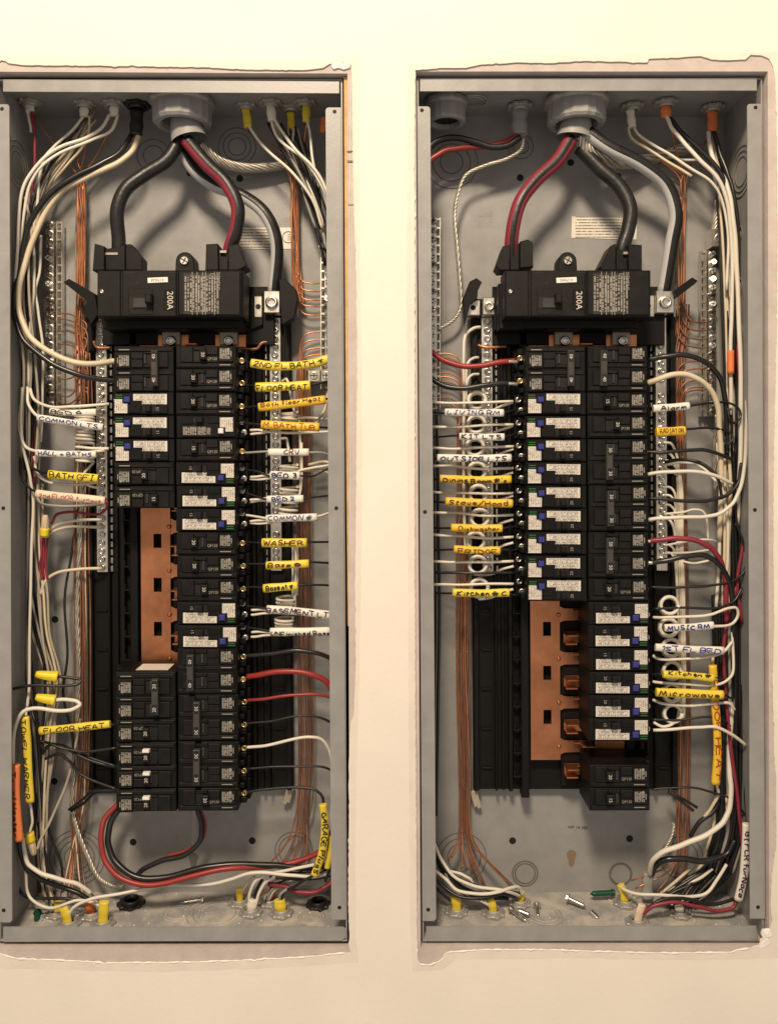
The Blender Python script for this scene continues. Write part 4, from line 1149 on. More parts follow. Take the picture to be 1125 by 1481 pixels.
jacket('936,1300,96 936,1280,96 937,1262,96', 8.5, 'white', 'torn grey plastic sheath around the thick white wire at the right panel\'s bottom', mtl=PVC)

# ------------------------------------------------------------------ left panel: left side wires
wire('white', 2.3, '172,166,72 160,190,66 132,203,60 88,221,52 62,239,46 46,262,44 38,292,46 30,360,50 28,420,52 32,470,52 46,510,56', 'white wire arcing lowest from the left panel\'s third top jacket')
wire('white', 2.5, '160,166,72 146,186,64 125,199,58 92,211,50 66,227,44 46,249,40 33,275,38 28,320,40 24,385,44 22,430,48', 'bright white wire sweeping in front at the left panel\'s top left')
wire('white', 2.2, '121,168,74 104,190,70 78,213,64 64,230,60 58,255,60 55,290,62 48,340,66', 'white wire dropping straight from the left panel\'s second top jacket')
wire('cream', 2.0, '130,168,76 128,195,78 120,212,80 100,236,82 78,262,84 62,284,86 52,330,88', 'dim cream wire behind the others at the left panel\'s top left')
wire('black', 4.2, '190,196,78 176,218,66 150,235,56 112,254,48 76,277,44 55,303,44 40,332,46 30,380,48 22,425,46 22,455,42 34,490,38 70,522,36 115,542,40 171,552,60', 'thick glossy black wire to the 40 amp breaker, lower of the pair at the left', k=8)
wire('cream', 4.3, '201,196,80 192,218,70 172,235,62 124,257,56 86,280,52 60,320,52 40,370,50 28,420,44 30,455,38 45,488,34 78,512,32 120,526,36 171,522,60', 'thick cream wire to the 40 amp breaker, upper of the pair at the left', k=8)
wire('crimson', 2.2, '46,160,68 50,185 51,215 50,245,72 46,300,84 46,380,90 47,450,92', 'thin crimson wire hanging from the left panel\'s top left corner')
wire('white', 2.2, '40,160,68 44,180 46,192', 'short white wire tip in the left panel\'s top left corner')
wire('white', 2.2, '37,285,70 44,320,72 49,360,74 50,400,74 47,450,72 43,490,72 42,560,72', 'white wire snaking down beside the left panel\'s left ground bar')
wire('white', 2.1, '60,340,80 58,390,80 52,420,80 56,450,82 62,500,84 62,570,84 60,640,84', 'white wire closest to the left panel\'s left ground bar')
bundle(10, '46,275,84 40,330,80 36,420,76 40,520,78 44,600,82 44,680,84', 22, ['black', 'dull', 'grey', 'black', 'grey', 'dull', 'black'], 2.4, 'dark wire in the left panel\'s upper left bundle', 'dark wires in the left panel\'s upper left bundle', 5)
bundle(3, '30,330,60 34,440,60 44,520,66 44,600,72 40,690,76', 20, ['cream', 'grey', 'tan'], 2.0, 'pale wire in the left panel\'s upper left bundle', 'pale wires in the left panel\'s upper left bundle', 5)
wire('white', 2.3, '33,560,60 31,620 35,650,58 44,690,60 48,720,64 46,800,66 44,900,66 42,1000,62 40,1022,58', 'long white wire running down the left side of the left panel')
wire('tan', 2.1, '58,640,84 55,720,84 60,800,84 56,860,84 62,920,80 72,980,80 80,1060,84 64,1180,84 60,1240,84 72,1290,80 78,1310,70', 'long cream wire wandering down to the left panel\'s bottom left')
bundle(4, '42,620,92 40,690,88 38,800,88 36,900,86 42,1000,84 52,1100,84 58,1200,84 66,1290,80', 14, ['black', 'dull', 'grey', 'dull'], 2.3, 'dark wire running down the left panel\'s lower left side', 'dark wires down the left panel\'s lower left side', 4)
bundle(3, '56,700,90 56,790,86 62,860,82 68,920,82 84,985,84 72,1060,84 62,1180,84 64,1250,82 76,1308,76', 10, ['tan', 'cream', 'tan'], 2.0, 'pale wire running down the left panel\'s lower left side', 'pale wires down the left panel\'s lower left side', 4)
# sleeved circuits, left column
w = wire('white', 2.3, '44,562,64 50,578,56 72,588,46 105,588,40 158,584,56', 'white wire with a half-hidden BED 4 sleeve')
sleeve(w, '73,595 105,597 140,596', 'BED 4', 'white', 'black', 5, 46, (.05, .75))
w = wire('white', 2.3, '40,560,62 42,585,54 56,602,44 100,611,38 154,618,52', 'white wire with a blue-lettered COMMON LTS sleeve')
sleeve(w, '55,604 100,611 150,618', 'COMMON LTS', 'white', 'blue', 5.2, 40)
wire('white', 2.3, '110,647,60 130,648,54 158,649,56', 'short white wire just above the HALL + BATHS sleeve')
w = wire('white', 2.3, '30,585,66 29,625,60 38,646,50 55,653,44 100,657,40 152,652,54', 'white wire with a HALL + BATHS sleeve')
sleeve(w, '53,655 95,657 140,657', 'HALL + BATHS', 'white', 'blue', 5.2, 42)
w = wire('dull', 2.0, '40,650,70 44,672,62 58,682,52 71,684,46 143,692,50', 'dark wire with a BATH GFI sleeve')
sleeve(w, '71,686 105,689 143,692', 'BATH GFI', 'yellow', 'black', 6.4, 42)
wire('white', 2.2, '50,660,72 54,684,66 72,697,60 100,701,56 144,698,60', 'white wire sagging under the BATH GFI sleeve')
w = wire('dull', 1.8, '29,660,70 32,690,62 44,706,54 54,711,46 152,722,48', 'dark wire with a pale sleeve lettered in faint brown')
sleeve(w, '53,714 100,719 153,724', '2nd FLOOR furnace', 'cream', 'red', 6.2, 42, (.06, .97), .32, -1.0, 6)
wire('grey', 2.2, '52,718,72 60,728,70 85,732,72 148,729,80', 'grey wire just under the pale brown-lettered sleeve')
wire('crimson', 2.2, '75,757,80 82,745,74 100,740,70 140,744,64 152,738,56 156,728,52 152,720,54', 'crimson wire looping up to the pale brown-lettered sleeve')
wire('white', 2.3, '70,768,84 84,758,82 108,753,84 148,752,96', 'upper of two cream wires arching from the tan wire nut')
wire('cream', 2.3, '68,774,84 84,766,82 108,761,84 148,763,96', 'lower of two cream wires arching from the tan wire nut')
wire('cream', 2.4, '60,860,80 66,840,80 82,829,82 108,824,86 148,822,98', 'cream wire arching to the lowest screw of the left panel\'s left neutral bar')
wire('red', 2.3, '46,615,84 47,660,84 50,700,82', 'short red wire behind the left panel\'s left sleeves')
bundle(3, '65,778,74 64,800,74 62,820,76 66,838,78', 8, ['crimson', 'crimson', 'crimson'], 1.9, 'crimson wire hanging below the tan wire nut', 'crimson wires below the tan wire nut', 2)
# wire nuts
def wire_nut(tip, base, r0, r1, label, mtl, skirt=None):
    a, b = Vector(t(*tip)), Vector(t(*base))
    e = thing('wire_nut', tuple(b), label, 'wire nut', 'twist-on wire nuts')
    m = MB()
    pts = [tuple(a.lerp(b, i / 10)) for i in range(11)]
    m.tube(pts, 1.0, 18, radf=lambda u: (r0 * (0.8 if u < 0.06 else 1) + (r1 - r0) * u) * (1.0 if u < 0.9 else 1.06)); m.build('shell', mtl, e)
    m = MB()
    for k in range(8):
        ang = 2 * math.pi * k / 8
        T = (b - a).normalized(); N = T.orthogonal().normalized(); Bn = T.cross(N)
        dr = N * math.cos(ang) + Bn * math.sin(ang)
        m.tube([tuple(a.lerp(b, 0.1) + dr * (r0 * 1.0)), tuple(a.lerp(b, 0.75) + dr * (r0 + (r1 - r0) * 0.75))], 0.55, 5)
    m.build('grip_rib', mtl, e)
    if skirt:
        m = MB(); m.tube([tuple(a.lerp(b, 0.62 + 0.42 * i / 4)) for i in range(5)], r1 * 1.05, 16); m.build('skirt', skirt, e)
    return e
wire_nut((66, 745, 60), (65, 775, 64), 4.2, 6.2, 'tan and yellow wire nut standing upright on crimson wires', NUTT, NUTY)
wire_nut((52, 975, 46), (84, 979, 54), 5.0, 8.4, 'upper of two yellow wire nuts lying level at the left', NUTY)
wire_nut((52, 1008, 46), (80, 1013, 54), 5.0, 8.4, 'lower of two yellow wire nuts lying level at the left', NUTY)
wire_nut((50, 1236, 56), (43, 1206, 54), 4.2, 6.4, 'yellow and tan wire nut pointing down at the lower left', NUTT, NUTY)
wire('dull', 2.3, '84,979,54 104,980,56 117,984,58 112,990,54 90,992,50 50,991,46 20,996,44 10,1000,44', 'grey-black wire hooking back from the upper yellow wire nut')
wire('white', 2.9, '80,1013,54 100,1012,54 113,1015,54 116,1020,52 106,1026,48 82,1028,44 50,1024,40 34,1030,36 24,1045,34 20,1070,34 19,1108,34', 'white wire hooking back from the lower yellow wire nut')
w = wire('white', 2.0, '40,1022,58 38,1040,52 42,1100,50 44,1160,50 46,1172,52 47,1188,54 44,1204,54', 'white wire with a long TOWEL WARMER sleeve running downwards')
sleeve(w, '37,1036 40,1080 42,1120 44,1160', 'TOWEL WARMER', 'yellow', 'black', 6.2, 46, (.03, .97), .62, -2.2)
w = wire('black', 3.6, '19,1108,34 24,1160,40 28,1215,44 32,1240,50 45,1262,56 75,1278,60 110,1290,60 128,1300,60', 'thick black wire with an orange sleeve at the lower left', k=8)
sleeve(w, '23,1106 23,1140 25,1180 28,1216', 'Towel Heater', 'orange', 'black', 6.6, 22, (.08, .95), .62, -1.0)
wire('white', 3.2, '32,1206,52 35,1225,48 42,1250,46 60,1263,44 90,1272,46 115,1280,52 132,1292,58', 'thick white wire curving to the orange jacket at the lower left', k=8)
w = wire('dull', 2.2, '42,1010,84 52,1045,66 60,1058,46 110,1052,44 171,1048,60', 'dark wire with the FLOOR HEAT sleeve at the lower left')
sleeve(w, '58,1057 110,1052 160,1047', 'FLOOR HEAT', 'yellow', 'black', 5.8, 42, (.08, .95))
for i, p in enumerate(('58,1072,60 75,1076 95,1083 120,1087 171,1082,60', '62,1090,70 72,1078 90,1078 110,1088 171,1109,62', '66,1098,72 85,1090 100,1100 120,1122 171,1142,62', '58,1074,64 66,1084 74,1076 90,1080 130,1100 171,1110,66')):
    wire('dull', 2.2, p, ('dark wire to the uppermost white-capped breaker', 'dark wire to the middle white-capped breaker', 'dark wire to the lowest white-capped breaker', 'crossing dark wire at the foot of the left FLOOR HEAT sleeve')[i])
for k, (p, lab) in enumerate((('100,1171,84 118,1158,78 135,1145,70 171,1143,64', 'upper'), ('104,1173,86 124,1160,82 138,1147,76 171,1145,70', 'lower'))):
    wire('dull', 2.3, p, lab + ' of two cut dark wire ends by the lowest white-capped breaker')
wire('tan', 2.2, '116,1040,96 108,1090,90 101,1120,84 90,1150,80 72,1190,70 58,1218,60 54,1228,58', 'cream wire slanting up from the lower left wire nut')
wire('dull', 2.0, '118,620,112 114,720,110 104,800,104 94,870,96 98,950,92 92,1000,92 104,1060,90 108,1110,90', 'loose dark wire hanging beside the left panel\'s ground bundle')
wire('dull', 2.0, '66,1180,90 78,1220,90 88,1245,88 91,1290,84', 'loose dark wire hanging above the left panel\'s bottom left jackets')
wire('dull', 2.2, '24,1225,70 26,1275,66 35,1295,60 60,1299,56 95,1300,54 120,1302,56', 'dark wire lying along the left panel\'s bottom left corner')
wire('white', 2.2, '38,1260,62 40,1290,58 52,1305,52 72,1313,48 95,1308,46 112,1302,46 130,1304,50 150,1312,40', 'white wire looping low over the left panel\'s yellow jackets')
wire('white', 2.4, '100,1324,38 108,1312,36 130,1301,36 165,1294,44 200,1287,52 240,1280,60', 'white wire rising right from the front yellow jacket in the left panel')
TL = ['128,172,84 122,225,98', '168,170,84 138,228,98', '48,165,84 92,228,98', '200,196,96 150,238,102', '124,172,90 112,225,102']
bundle(5, '117,262,104 118,330,106 117,420,106 114,470,106 118,520,108 120,560,110', 9, ['copper'], 1.15, 'bare copper ground wire in the bright bundle above the left panel\'s left arm', 'copper wires in the left panel\'s upper left bundle', 2, starts=TL)
bundle(4, '118,262,108 116,340,110 117,440,110 118,520,110 120,560,112', 10, ['copper', 'copperd'], 1.15, 'bare copper ground wire in the bright bundle above the left panel\'s left arm', 'copper wires in the left panel\'s upper left bundle', 2)
bundle(9, '118,500,106 122,600,108 118,700,108 119,800,108 120,900,108 120,1000,108 118,1100,106 114,1170,104', 22, ['copperd', 'copperd', 'cream', 'copperd'], 1.2, 'dull ground wire in the bundle left of the left panel\'s black base', 'dull ground wires in the left panel\'s left bundle', 2, ends=['104,1230,98 92,1290,80', '106,1235,98 98,1300,64', '112,1235,98 120,1290,76 132,1302,66', '108,1240,98 104,1300,60', '118,1230,98 124,1280,80 146,1306,50', '100,1240,96 86,1306,70'])
for k, (y0, y1) in enumerate(((453, 470), (462, 480), (478, 492), (547, 530), (572, 540), (584, 560), (498, 512), (590, 566))):
    wire('copperd', 1.2, f'84,{y0},116 100,{y0 + 1},112 116,{(y0 + y1) / 2:.0f},108 126,{y1},106 {128 if k % 2 else 112},{y1 + 40},106', 'fine copper wire branching to the left panel\'s left ground bar', 'copper wires branching to the left panel\'s left ground bar', n=6)
wire('copperd', 2.4, '138,497,96 136,494,94 140,502,96 160,503,98', 'short brown jumper at the top of the left panel\'s left neutral bar')
wire('copperd', 2.4, '345,504,92 372,504,92 378,497,92 392,494,96', 'short brown jumper at the top of the left panel\'s right neutral bar')

def coil(px, py0, py1, R, turns, d, label, axis='y', r=2.2, tail=None, col='white'):
    """a pigtail wound on a screwdriver shank"""
    n = int(turns * 18)
    pts = []
    for i in range(n + 1):
        a = 2 * math.pi * turns * i / n
        f = i / n
        if axis == 'y':
            q = t(px + random.uniform(-.05, .05), py0 + (py1 - py0) * f, d)
            pts.append((q[0] + R * math.cos(a) * (1 + .04 * math.sin(f * 7)), q[1], q[2] + R * math.sin(a)))
        else:
            q = t(px, py0, d)
            pts.append((q[0] + R * math.cos(a) + 3 * (f - .5), q[1] + R * math.sin(a) + 5 * (f - .5), q[2] + (f - .5) * r * 2.3 * turns))
    if tail: pts = smooth_path(PT(tail), 4)[:-1] + pts if False else pts + smooth_path([pts[-1]] + PT(tail), 5)[1:]
    m = MB(); m.tube(pts, r, 7)
    return tag(m.build('coiled_wire', W_[col]), label, 'wire', 'coiled white pigtails')
coil(123, 599, 642, 13.5, 8, 84, 'tall white coil behind the COMMON LTS sleeve', tail='138,650,90 145,652,96')
coil(124, 652, 668, 13, 3, 84, 'short white coil under the HALL + BATHS sleeve', tail='120,690,86 128,702,90 146,706,98')

# ------------------------------------------------------------------ left panel: right side wires
def rwire(col, r, path, label): return wire(col, r, path, label)
RL = [ # wire path, colour, r, sleeve path, text, sleeve colour, ink, hh, kwargs, label
 ('352,524,56 364,524,46 420,529,38 476,520,46 482,512,60', 'dull', 1.7, '363,525 392,529 425,529 455,525 476,519', '2ND FL BATH ~', 'yellow', 'black', 6.6, {}, 'dark wire with the 2ND FL BATH sleeve'),
 ('352,557,56 370,558,46 410,557,40 452,556,46 474,551,56 484,546,66', 'black', 1.8, '370,560 410,559 449,557', 'FLOOR HEAT', 'yellow', 'black', 6.8, {'rise': -2.6, 'f': (.03, .97)}, 'dark wire with the FLOOR HEAT sleeve near the left panel\'s top right'),
 ('352,590,56 372,588,46 420,583,40 470,577,46 482,574,60', 'dull', 1.7, '374,589 422,584 471,578', 'Bath floor Heat', 'amber', 'brown', 6.4, {'rise': 2.4, 'size': 5.4}, 'dark wire with the brown-lettered Bath floor Heat sleeve'),
 ('352,612,56 378,614,46 420,616,40 462,618,46 484,620,60', 'dull', 1.7, '378,614 420,616 462,618', 'M. BATH TUB', 'amber', 'orange', 6.4, {}, 'dark wire with the orange-lettered M. BATH TUB sleeve'),
 ('352,655,56 388,653,46 446,654,42 470,656,52 486,662,64', 'grey', 1.7, '388,654 447,654', 'CRV', 'white', 'maroon', 5.4, {'f': (.4, .8)}, 'wire with a short white sleeve lettered in maroon'),
 ('356,679,58 372,682,50 391,688,44 434,688,42 455,688,52 470,680,60 486,672,70', 'dull', 1.5, '391,687 434,688', 'BED 3', 'white', 'navy', 6.0, {'f': (.08, .94), 'pen': .85}, 'wire with the navy-lettered upper BED sleeve'),
 ('356,713,58 372,718,50 386,722,44 439,720,42 486,716,64', 'dull', 1.5, '386,722 439,721', 'BED 2', 'white', 'blue', 5.2, {'f': (.16, .8), 'pen': .8}, 'wire with the blue-lettered lower BED sleeve'),
 ('356,745,58 372,747,50 386,750,44 459,747,42 474,742,54 488,736,66', 'white', 1.7, '385,750 459,748', 'COMMON #', 'white', 'blue', 5.6, {'f': (.05, .93)}, 'wire with the white COMMON sleeve marked with a hash sign'),
 ('354,785,56 379,785,46 444,784,42 488,783,64', 'black', 1.7, '379,785 444,785', 'WASHER', 'yellow', 'brown', 6.6, {'pen': .8}, 'dark wire with the WASHER sleeve'),
 ('354,816,56 385,815,46 447,813,42 488,815,64', 'dull', 1.7, '385,818 447,815', 'Base @', 'yellow', 'brown', 6.0, {'pen': .8, 'f': (.06, .86)}, 'dark wire with the yellow Base sleeve and circled mark'),
 ('354,850,56 382,849,46 431,846,42 470,846,56 488,850,66', 'dull', 1.7, '381,851 431,847', 'Base nt ~', 'yellow', 'black', 6.2, {'pen': .9, 'f': (.1, .9)}, 'dark wire with the shortest yellow sleeve in the left panel'),
 ('356,876,58 372,878,50 388,880,44 478,890,44 490,892,60', 'dull', 1.5, '386,881 430,884 480,890', 'BASEMENT LT', 'white', 'purple', 6.0, {'f': (.01, .97), 'pen': .8}, 'wire with the purple-lettered BASEMENT sleeve'),
 ('356,907,58 372,909,50 391,913,44 478,912,44 490,912,60', 'dull', 1.5, '391,914 480,913', 'UNFinished Base', 'white', 'black', 6.2, {'f': (.02, .99), 'rise': -2.0, 'size': 6}, 'wire with the black-lettered Unfinished sleeve'),
]
for pth, c, r, sp, txt, sc, ik, hh, kw, lab in RL:
    w = rwire(c, r, pth, lab)
    sleeve(w, sp, txt, sc, ik, hh, 40, **kw)
for y, dy, lab in ((690, 2, 'navy-lettered upper BED'), (723, 0, 'blue-lettered lower BED'), (754, 2, 'blue hash-marked COMMON')):
    wire('white', 1.9, f'362,{y},54 376,{y - 1},50 392,{y - 3},46', f'upper of two white wire ends beside the {lab} sleeve')
    wire('white', 1.9, f'362,{y + 3},56 378,{y + 1 + dy},52 394,{y + dy},48', f'lower of two white wire ends beside the {lab} sleeve')
for y, lab in ((882, 'BASEMENT'), (914, 'Unfinished')):
    wire('white', 1.9, f'364,{y},54 378,{y},50 394,{y + 1},46', f'upper of two white wire ends beside the {lab} sleeve')
    wire('white', 1.9, f'363,{y + 7},56 378,{y + 6},52 394,{y + 4},48', f'lower of two white wire ends beside the {lab} sleeve')
wire('white', 2.0, '362,622,54 376,622,50 390,625,48 420,626,52 486,624,66', 'upper white wire just under the M. BATH TUB sleeve')
wire('white', 2.0, '362,628,56 378,626,52 392,624,50 405,620,52', 'lower white wire just under the M. BATH TUB sleeve')
coil(418, 596, 610, 13, 2.5, 86, 'white coil half hidden above the M. BATH TUB sleeve', tail='440,604,84 470,606,78 486,606,76')
coil(418, 672, 690, 13, 3.5, 86, 'white coil behind the navy-lettered BED sleeve', tail='436,680,84 470,674,78 486,672,76')
coil(418, 704, 728, 13, 4, 86, 'white coil above and behind the blue-lettered BED sleeve', tail='436,700,86 436,640,88')
coil(417, 732, 752, 13.5, 3, 86, 'white coil between the lower BED and hash-marked COMMON sleeves')
coil(413, 863, 884, 13, 4, 86, 'white coil above the BASEMENT sleeve', tail='427,860,88 428,800,90 426,790,92')
coil(411, 893, 912, 13, 4, 86, 'white coil between the BASEMENT and Unfinished sleeves')
wire('white', 2.1, '408,552,100 414,548,94 418,556,90 422,580,86 426,596,84', 'white wire hooking out of the right neutral bar behind the FLOOR HEAT sleeve')
wire('white', 2.1, '408,635,104 414,634,98 417,648,92 420,668,86', 'white wire running down to the coil behind the navy-lettered BED sleeve')
wire('white', 2.2, '433,600,86 434,640,90 436,690,90 434,706,86', 'white upright wire behind the right sleeves of the left panel')
bundle(2, '426,780,96 427,830,96 426,862,90', 6, ['white'], 2.0, 'white wire dropping to the coil above the BASEMENT sleeve', 'white wires above the BASEMENT coil', 1)
wire('cream', 2.2, '474,566,70 470,590,70 462,606,66 452,618,60', 'cream wire curving behind the end of the M. BATH TUB sleeve')
wire('cream', 2.2, '446,672,86 470,668,82 490,676,78', 'cream wire under the maroon-lettered sleeve, upper')
wire('cream', 2.2, '440,680,88 465,681,84 490,690,80', 'cream wire under the maroon-lettered sleeve, lower')
wire('black', 3.4, '356,948,58 390,946,54 430,941,52 460,945,54 484,956,60 500,975,66', 'thick glossy black wire above the thick red wire in the left panel', k=8)
wire('red', 4.3, '358,979,58 380,975,52 415,971,48 450,975,48 470,985,52 486,1005,58', 'thick red wire to the two-pole breaker in the left panel', k=8)
wire('red', 2.4, '358,1013,58 380,1011,52 420,1006,50 455,1004,52 480,1008,58', 'thin red wire below the thick one in the left panel')
wire('dull', 1.8, '358,1046,58 390,1043,54 430,1036,52 460,1037,56 484,1048,62', 'thin dark wire below the red wires in the left panel')
wire('white', 2.3, '356,1081,58 380,1079,54 420,1070,50 450,1066,50 466,1070,54 476,1085,58 480,1110,62 480,1200,66', 'white wire bending down behind the right flange low in the left panel')
wire('dull', 1.8, '358,1112,58 400,1109,56 440,1108,56 470,1110,60 486,1118,66', 'thin dark wire just below the bending white wire in the left panel')
w = wire('dull', 2.2, '356,1146,58 390,1141,56 430,1139,54 456,1142,52 466,1153,50 468,1165,50 468,1215,48 458,1262,46 446,1270,50 430,1280,58 412,1290,64 405,1305,68', 'dark wire with the GARAGE sleeve bending down')
sleeve(w, '467,1163 470,1190 469,1215 464,1240 455,1266', 'GARAGE PlugS', 'yellow', 'black', 6.0, 44, (.1, .97), .8)
w = wire('dull', 2.0, '486,1190,66 480,1230,60 476,1258,56 470,1275,60', 'dark wire with a blank yellow sleeve beside the GARAGE one')
sleeve(w, '480,1210 477,1232 473,1256', None, 'yellow', 'black', 4.6, 54)
# top right of left panel
wire('white', 2.3, '360,182,82 372,200,78 395,225,74 425,252,70 455,295,74 466,330,80', 'white wire from the left panel\'s yellow jacket near the big bushing')
wire('copperd', 1.6, '356,182,84 370,196,84 400,215,88 424,240,94 428,262,100', 'brown bare wire from the left panel\'s yellow jacket near the big bushing')
wire('white', 2.4, '398,173,70 412,196,64 432,222,58 452,240,54 466,262,54 478,290,56', 'white wire sweeping right from the left panel\'s right white jacket')
wire('white', 2.3, '393,175,70 400,196,68 415,212,64 437,228,60 455,250,58 474,286,60', 'second white wire beside it in the left panel\'s top right')
wire('white', 2.2, '445,174,70 449,200,68 453,236,66 462,270,66', 'white wire dropping from the brightest yellow jacket of the left panel')
bundle(6, '395,178,74 415,215,78 440,262,84 458,310,90 470,360,92', 16, ['black', 'dull', 'black', 'grey', 'dull', 'black'], 2.4, 'dark wire sweeping down at the left panel\'s top right', 'dark wires at the left panel\'s top right', 6)
bundle(4, '418,186,88 420,225,88 442,275,90 462,330,92', 14, ['grey', 'cream', 'dull', 'white'], 2.1, 'thin wire dropping from the deepest yellow jacket of the left panel', 'thin wires from the deepest yellow jacket', 5)
bundle(8, '424,250,108 426,300,112 428,360,112 430,410,112 434,440,112', 12, ['copper', 'copper', 'copperd'], 1.2, 'bare copper ground wire in the bright bundle at the left panel\'s upper right', 'copper wires in the left panel\'s upper right bundle', 3, starts=['358,184,90 385,214,100', '394,176,80 412,214,98', '421,188,94 424,216,102', '444,176,80 438,214,98'])
for k, y in enumerate((410, 421, 434, 443, 456)):
    wire('copper', 1.25, f'429,{y - 36},112 431,{y - 18},111 438,{y - 3},110 452,{y},110 470,{y},114', 'copper wire bending right to the left panel\'s right ground bar from above', 'copper wires bending to the left panel\'s right ground bar', n=6)
for k, y in enumerate((480, 491, 503, 513)):
    wire('copper', 1.25, f'{434 + k},620,112 {434 + k},560,112 {435 + k},{y + 16},111 442,{y + 4},110 470,{y - 1},114', 'copper wire bending right to the left panel\'s right ground bar from below', 'copper wires rising to the left panel\'s right ground bar', n=6)
bundle(7, '439,520,112 439,620,112 440,740,112 440,860,112 441,980,112 442,1080,112 438,1180,110', 20, ['copperd', 'copperd', 'copper'], 1.25, 'dull copper ground wire right of the left panel\'s black base', 'dull copper wires right of the left panel\'s base', 2, ends=['414,1220,106 388,1252,98', '422,1222,106 404,1254,98', '430,1225,106 416,1256,96', '434,1225,106 422,1252,96', '440,1215,106 446,1240,100', '444,1215,106 440,1254,98'])
# the two thick feeders looping along the bottom of the left panel
wire('red', 4.1, '174,1160,84 153,1182,74 147,1206,64 149,1235,56 165,1262,48 200,1279,44 240,1277,46 290,1264,52 340,1255,60 375,1254,70 430,1246,78 470,1225,80 484,1190,82', 'thick red wire sweeping along the bottom of the left panel', k=8)
wire('black', 4.6, '182,1162,88 164,1182,80 157,1206,70 160,1232,62 175,1255,54 205,1270,50 245,1268,54 300,1254,60 345,1250,66 400,1252,72 450,1255,76 490,1248,80', 'thick glossy black wire sweeping along the bottom of the left panel', k=8)
wire('black', 4.0, '280,1150,88 286,1172,84 292,1195,84 288,1218,82 268,1236,80 235,1245,78 210,1256,76 196,1268,74', 'thick black wire dropping from the lowest breakers of the left panel', k=8)
wire('red', 2.4, '284,1150,94 291,1172,90 297,1195,90 291,1216,88 268,1231,86 240,1238,86', 'red wire behind the dropping black one in the left panel')
wire('white', 2.6, '240,1280,60 300,1279,66 335,1272,64 360,1263,58 385,1262,56 420,1266,58 452,1268,60 480,1262,66', 'white wire snaking along the left panel\'s bottom right')
wire('white', 2.4, '395,1262,70 430,1256,68 462,1248,66 484,1236,70', 'white wire rising right above it in the left panel')
wire('dull', 2.4, '390,1268,72 430,1272,68 470,1268,66 490,1262,68', 'dull black wire under the left panel\'s bottom right white wires')
wire('crimson', 3.4, '388,1278,80 410,1282,74 432,1290,66 455,1290,64 472,1282,66 486,1268,70', 'crimson wire curving at the left panel\'s bottom right', k=8)
wire('white', 2.4, '361,1310,70 362,1290,68 372,1272,66 384,1266,66', 'white wire leaving the white jacket at the left panel\'s bottom, left')
wire('white', 2.4, '369,1310,70 376,1290,70 384,1276,70 398,1268,70', 'white wire leaving the white jacket at the left panel\'s bottom, right')
wire('black', 2.4, '366,1310,74 371,1288,74 380,1272,74', 'black wire between two white ones at the left panel\'s bottom')
wire('cream', 2.2, '350,1292,98 358,1278,92 368,1268,84', 'cream wire leaving the small yellow jacket of the left panel')
wire('copperd', 1.4, '368,1305,72 378,1294,76 392,1283,82', 'fine copper wire crossing low at the left panel\'s bottom right')
wire('grey', 2.2, '404,1306,68 406,1294,64 415,1286,62', 'short grey wire from the split yellow jacket')
bundle(5, '410,1262,84 440,1264,82 470,1262,80 492,1250,80', 0, ['dull', 'black', 'grey', 'white', 'dull'], 2.3, 'wire in the tangle at the left panel\'s bottom right corner', 'wires in the left panel\'s bottom right tangle', 14)
# white tags of cut jacket behind the base
for x, y, lab in ((415, 1152, 'at the foot of the left panel\'s base'), (690, 1158, 'at the foot of the right panel\'s base')):
    m = MB(); s = 1 if x < 500 else -1
    m.prism([t(x + s * q[0], y + q[1], 118)[:2] for q in ((0, -14), (11, -14), (4, 10), (1, 8), (-2, 12), (-6, 9))], 116, 122, 1)
    tag(m.build('foam_tag', W_['tan']), 'torn pale tag ' + lab, 'tag', 'torn pale tags')
# ------------------------------------------------------------------ right panel: left side wires
wire('red', 4.2, '616,502,66 628,512,62 648,524,58 675,530,54 700,528,52 730,523,52 744,522,56', 'thick red wire to the top breaker of the right panel', k=8)
wire('black', 4.0, '618,540,66 630,552,62 650,560,58 675,561,54 705,557,52 732,554,54 746,555,58', 'thick glossy black wire to the top breaker of the right panel', k=8)
for y, lab in ((523, 'red'), (555, 'black')):
    m = MB(); m.tube(smooth_path(PT(f'735,{y},51 741,{y},52 748,{y + 1},54'), 4), 2.6, 10)
    tag(m.build('stripped_end', STRAND), f'bare stripped end of the thick {lab} wire at the right panel\'s top breaker', 'wire end')
rows = [567 + 33.8 * i for i in range(9)]
LW = [ # sleeve path, text, colour, ink, wire start offsets
 ('643,596 685,597 728,597', 'LIVING RM', 'white', 'blue', 'LIVING RM', 5.4, {}, 'white'),
 ('664,631 696,632 729,632', 'KIT LTS', 'white', 'navy', 'KIT LTS', 5.2, {'pen': .85}, 'black'),
 ('632,662 685,663 739,662', 'OUTSIDE LTS', 'white', 'navy', 'OUTSIDE LTS', 5.6, {'pen': .85, 'rise': -1.2}, 'black'),
 ('636,692 690,694 739,693', "Dining Room #'s", 'amber', 'black', 'Dining Room', 5.8, {'pen': .85, 'rise': -1.4}, 'black'),
 ('644,725 690,727 741,728', 'Stove/Hood', 'amber', 'brown', 'Stove/Hood', 6.2, {'pen': .75}, 'black'),
 ('652,763 690,764 726,764', 'Dishwasher', 'amber', 'brown', 'Dishwasher', 5.8, {'f': (.15, .96), 'rise': -.8}, 'black'),
 ('656,794 690,796 723,796', 'FRIDGE', 'amber', 'brown', 'FRIDGE', 5.8, {'f': (.1, .97), 'rise': -1.6}, 'black'),
 None,
 ('654,857 695,858 736,857', 'Kitchen # C', 'yellow', 'black', 'Kitchen # C', 6.0, {'f': (.08, .97), 'pen': .85}, 'black'),
]
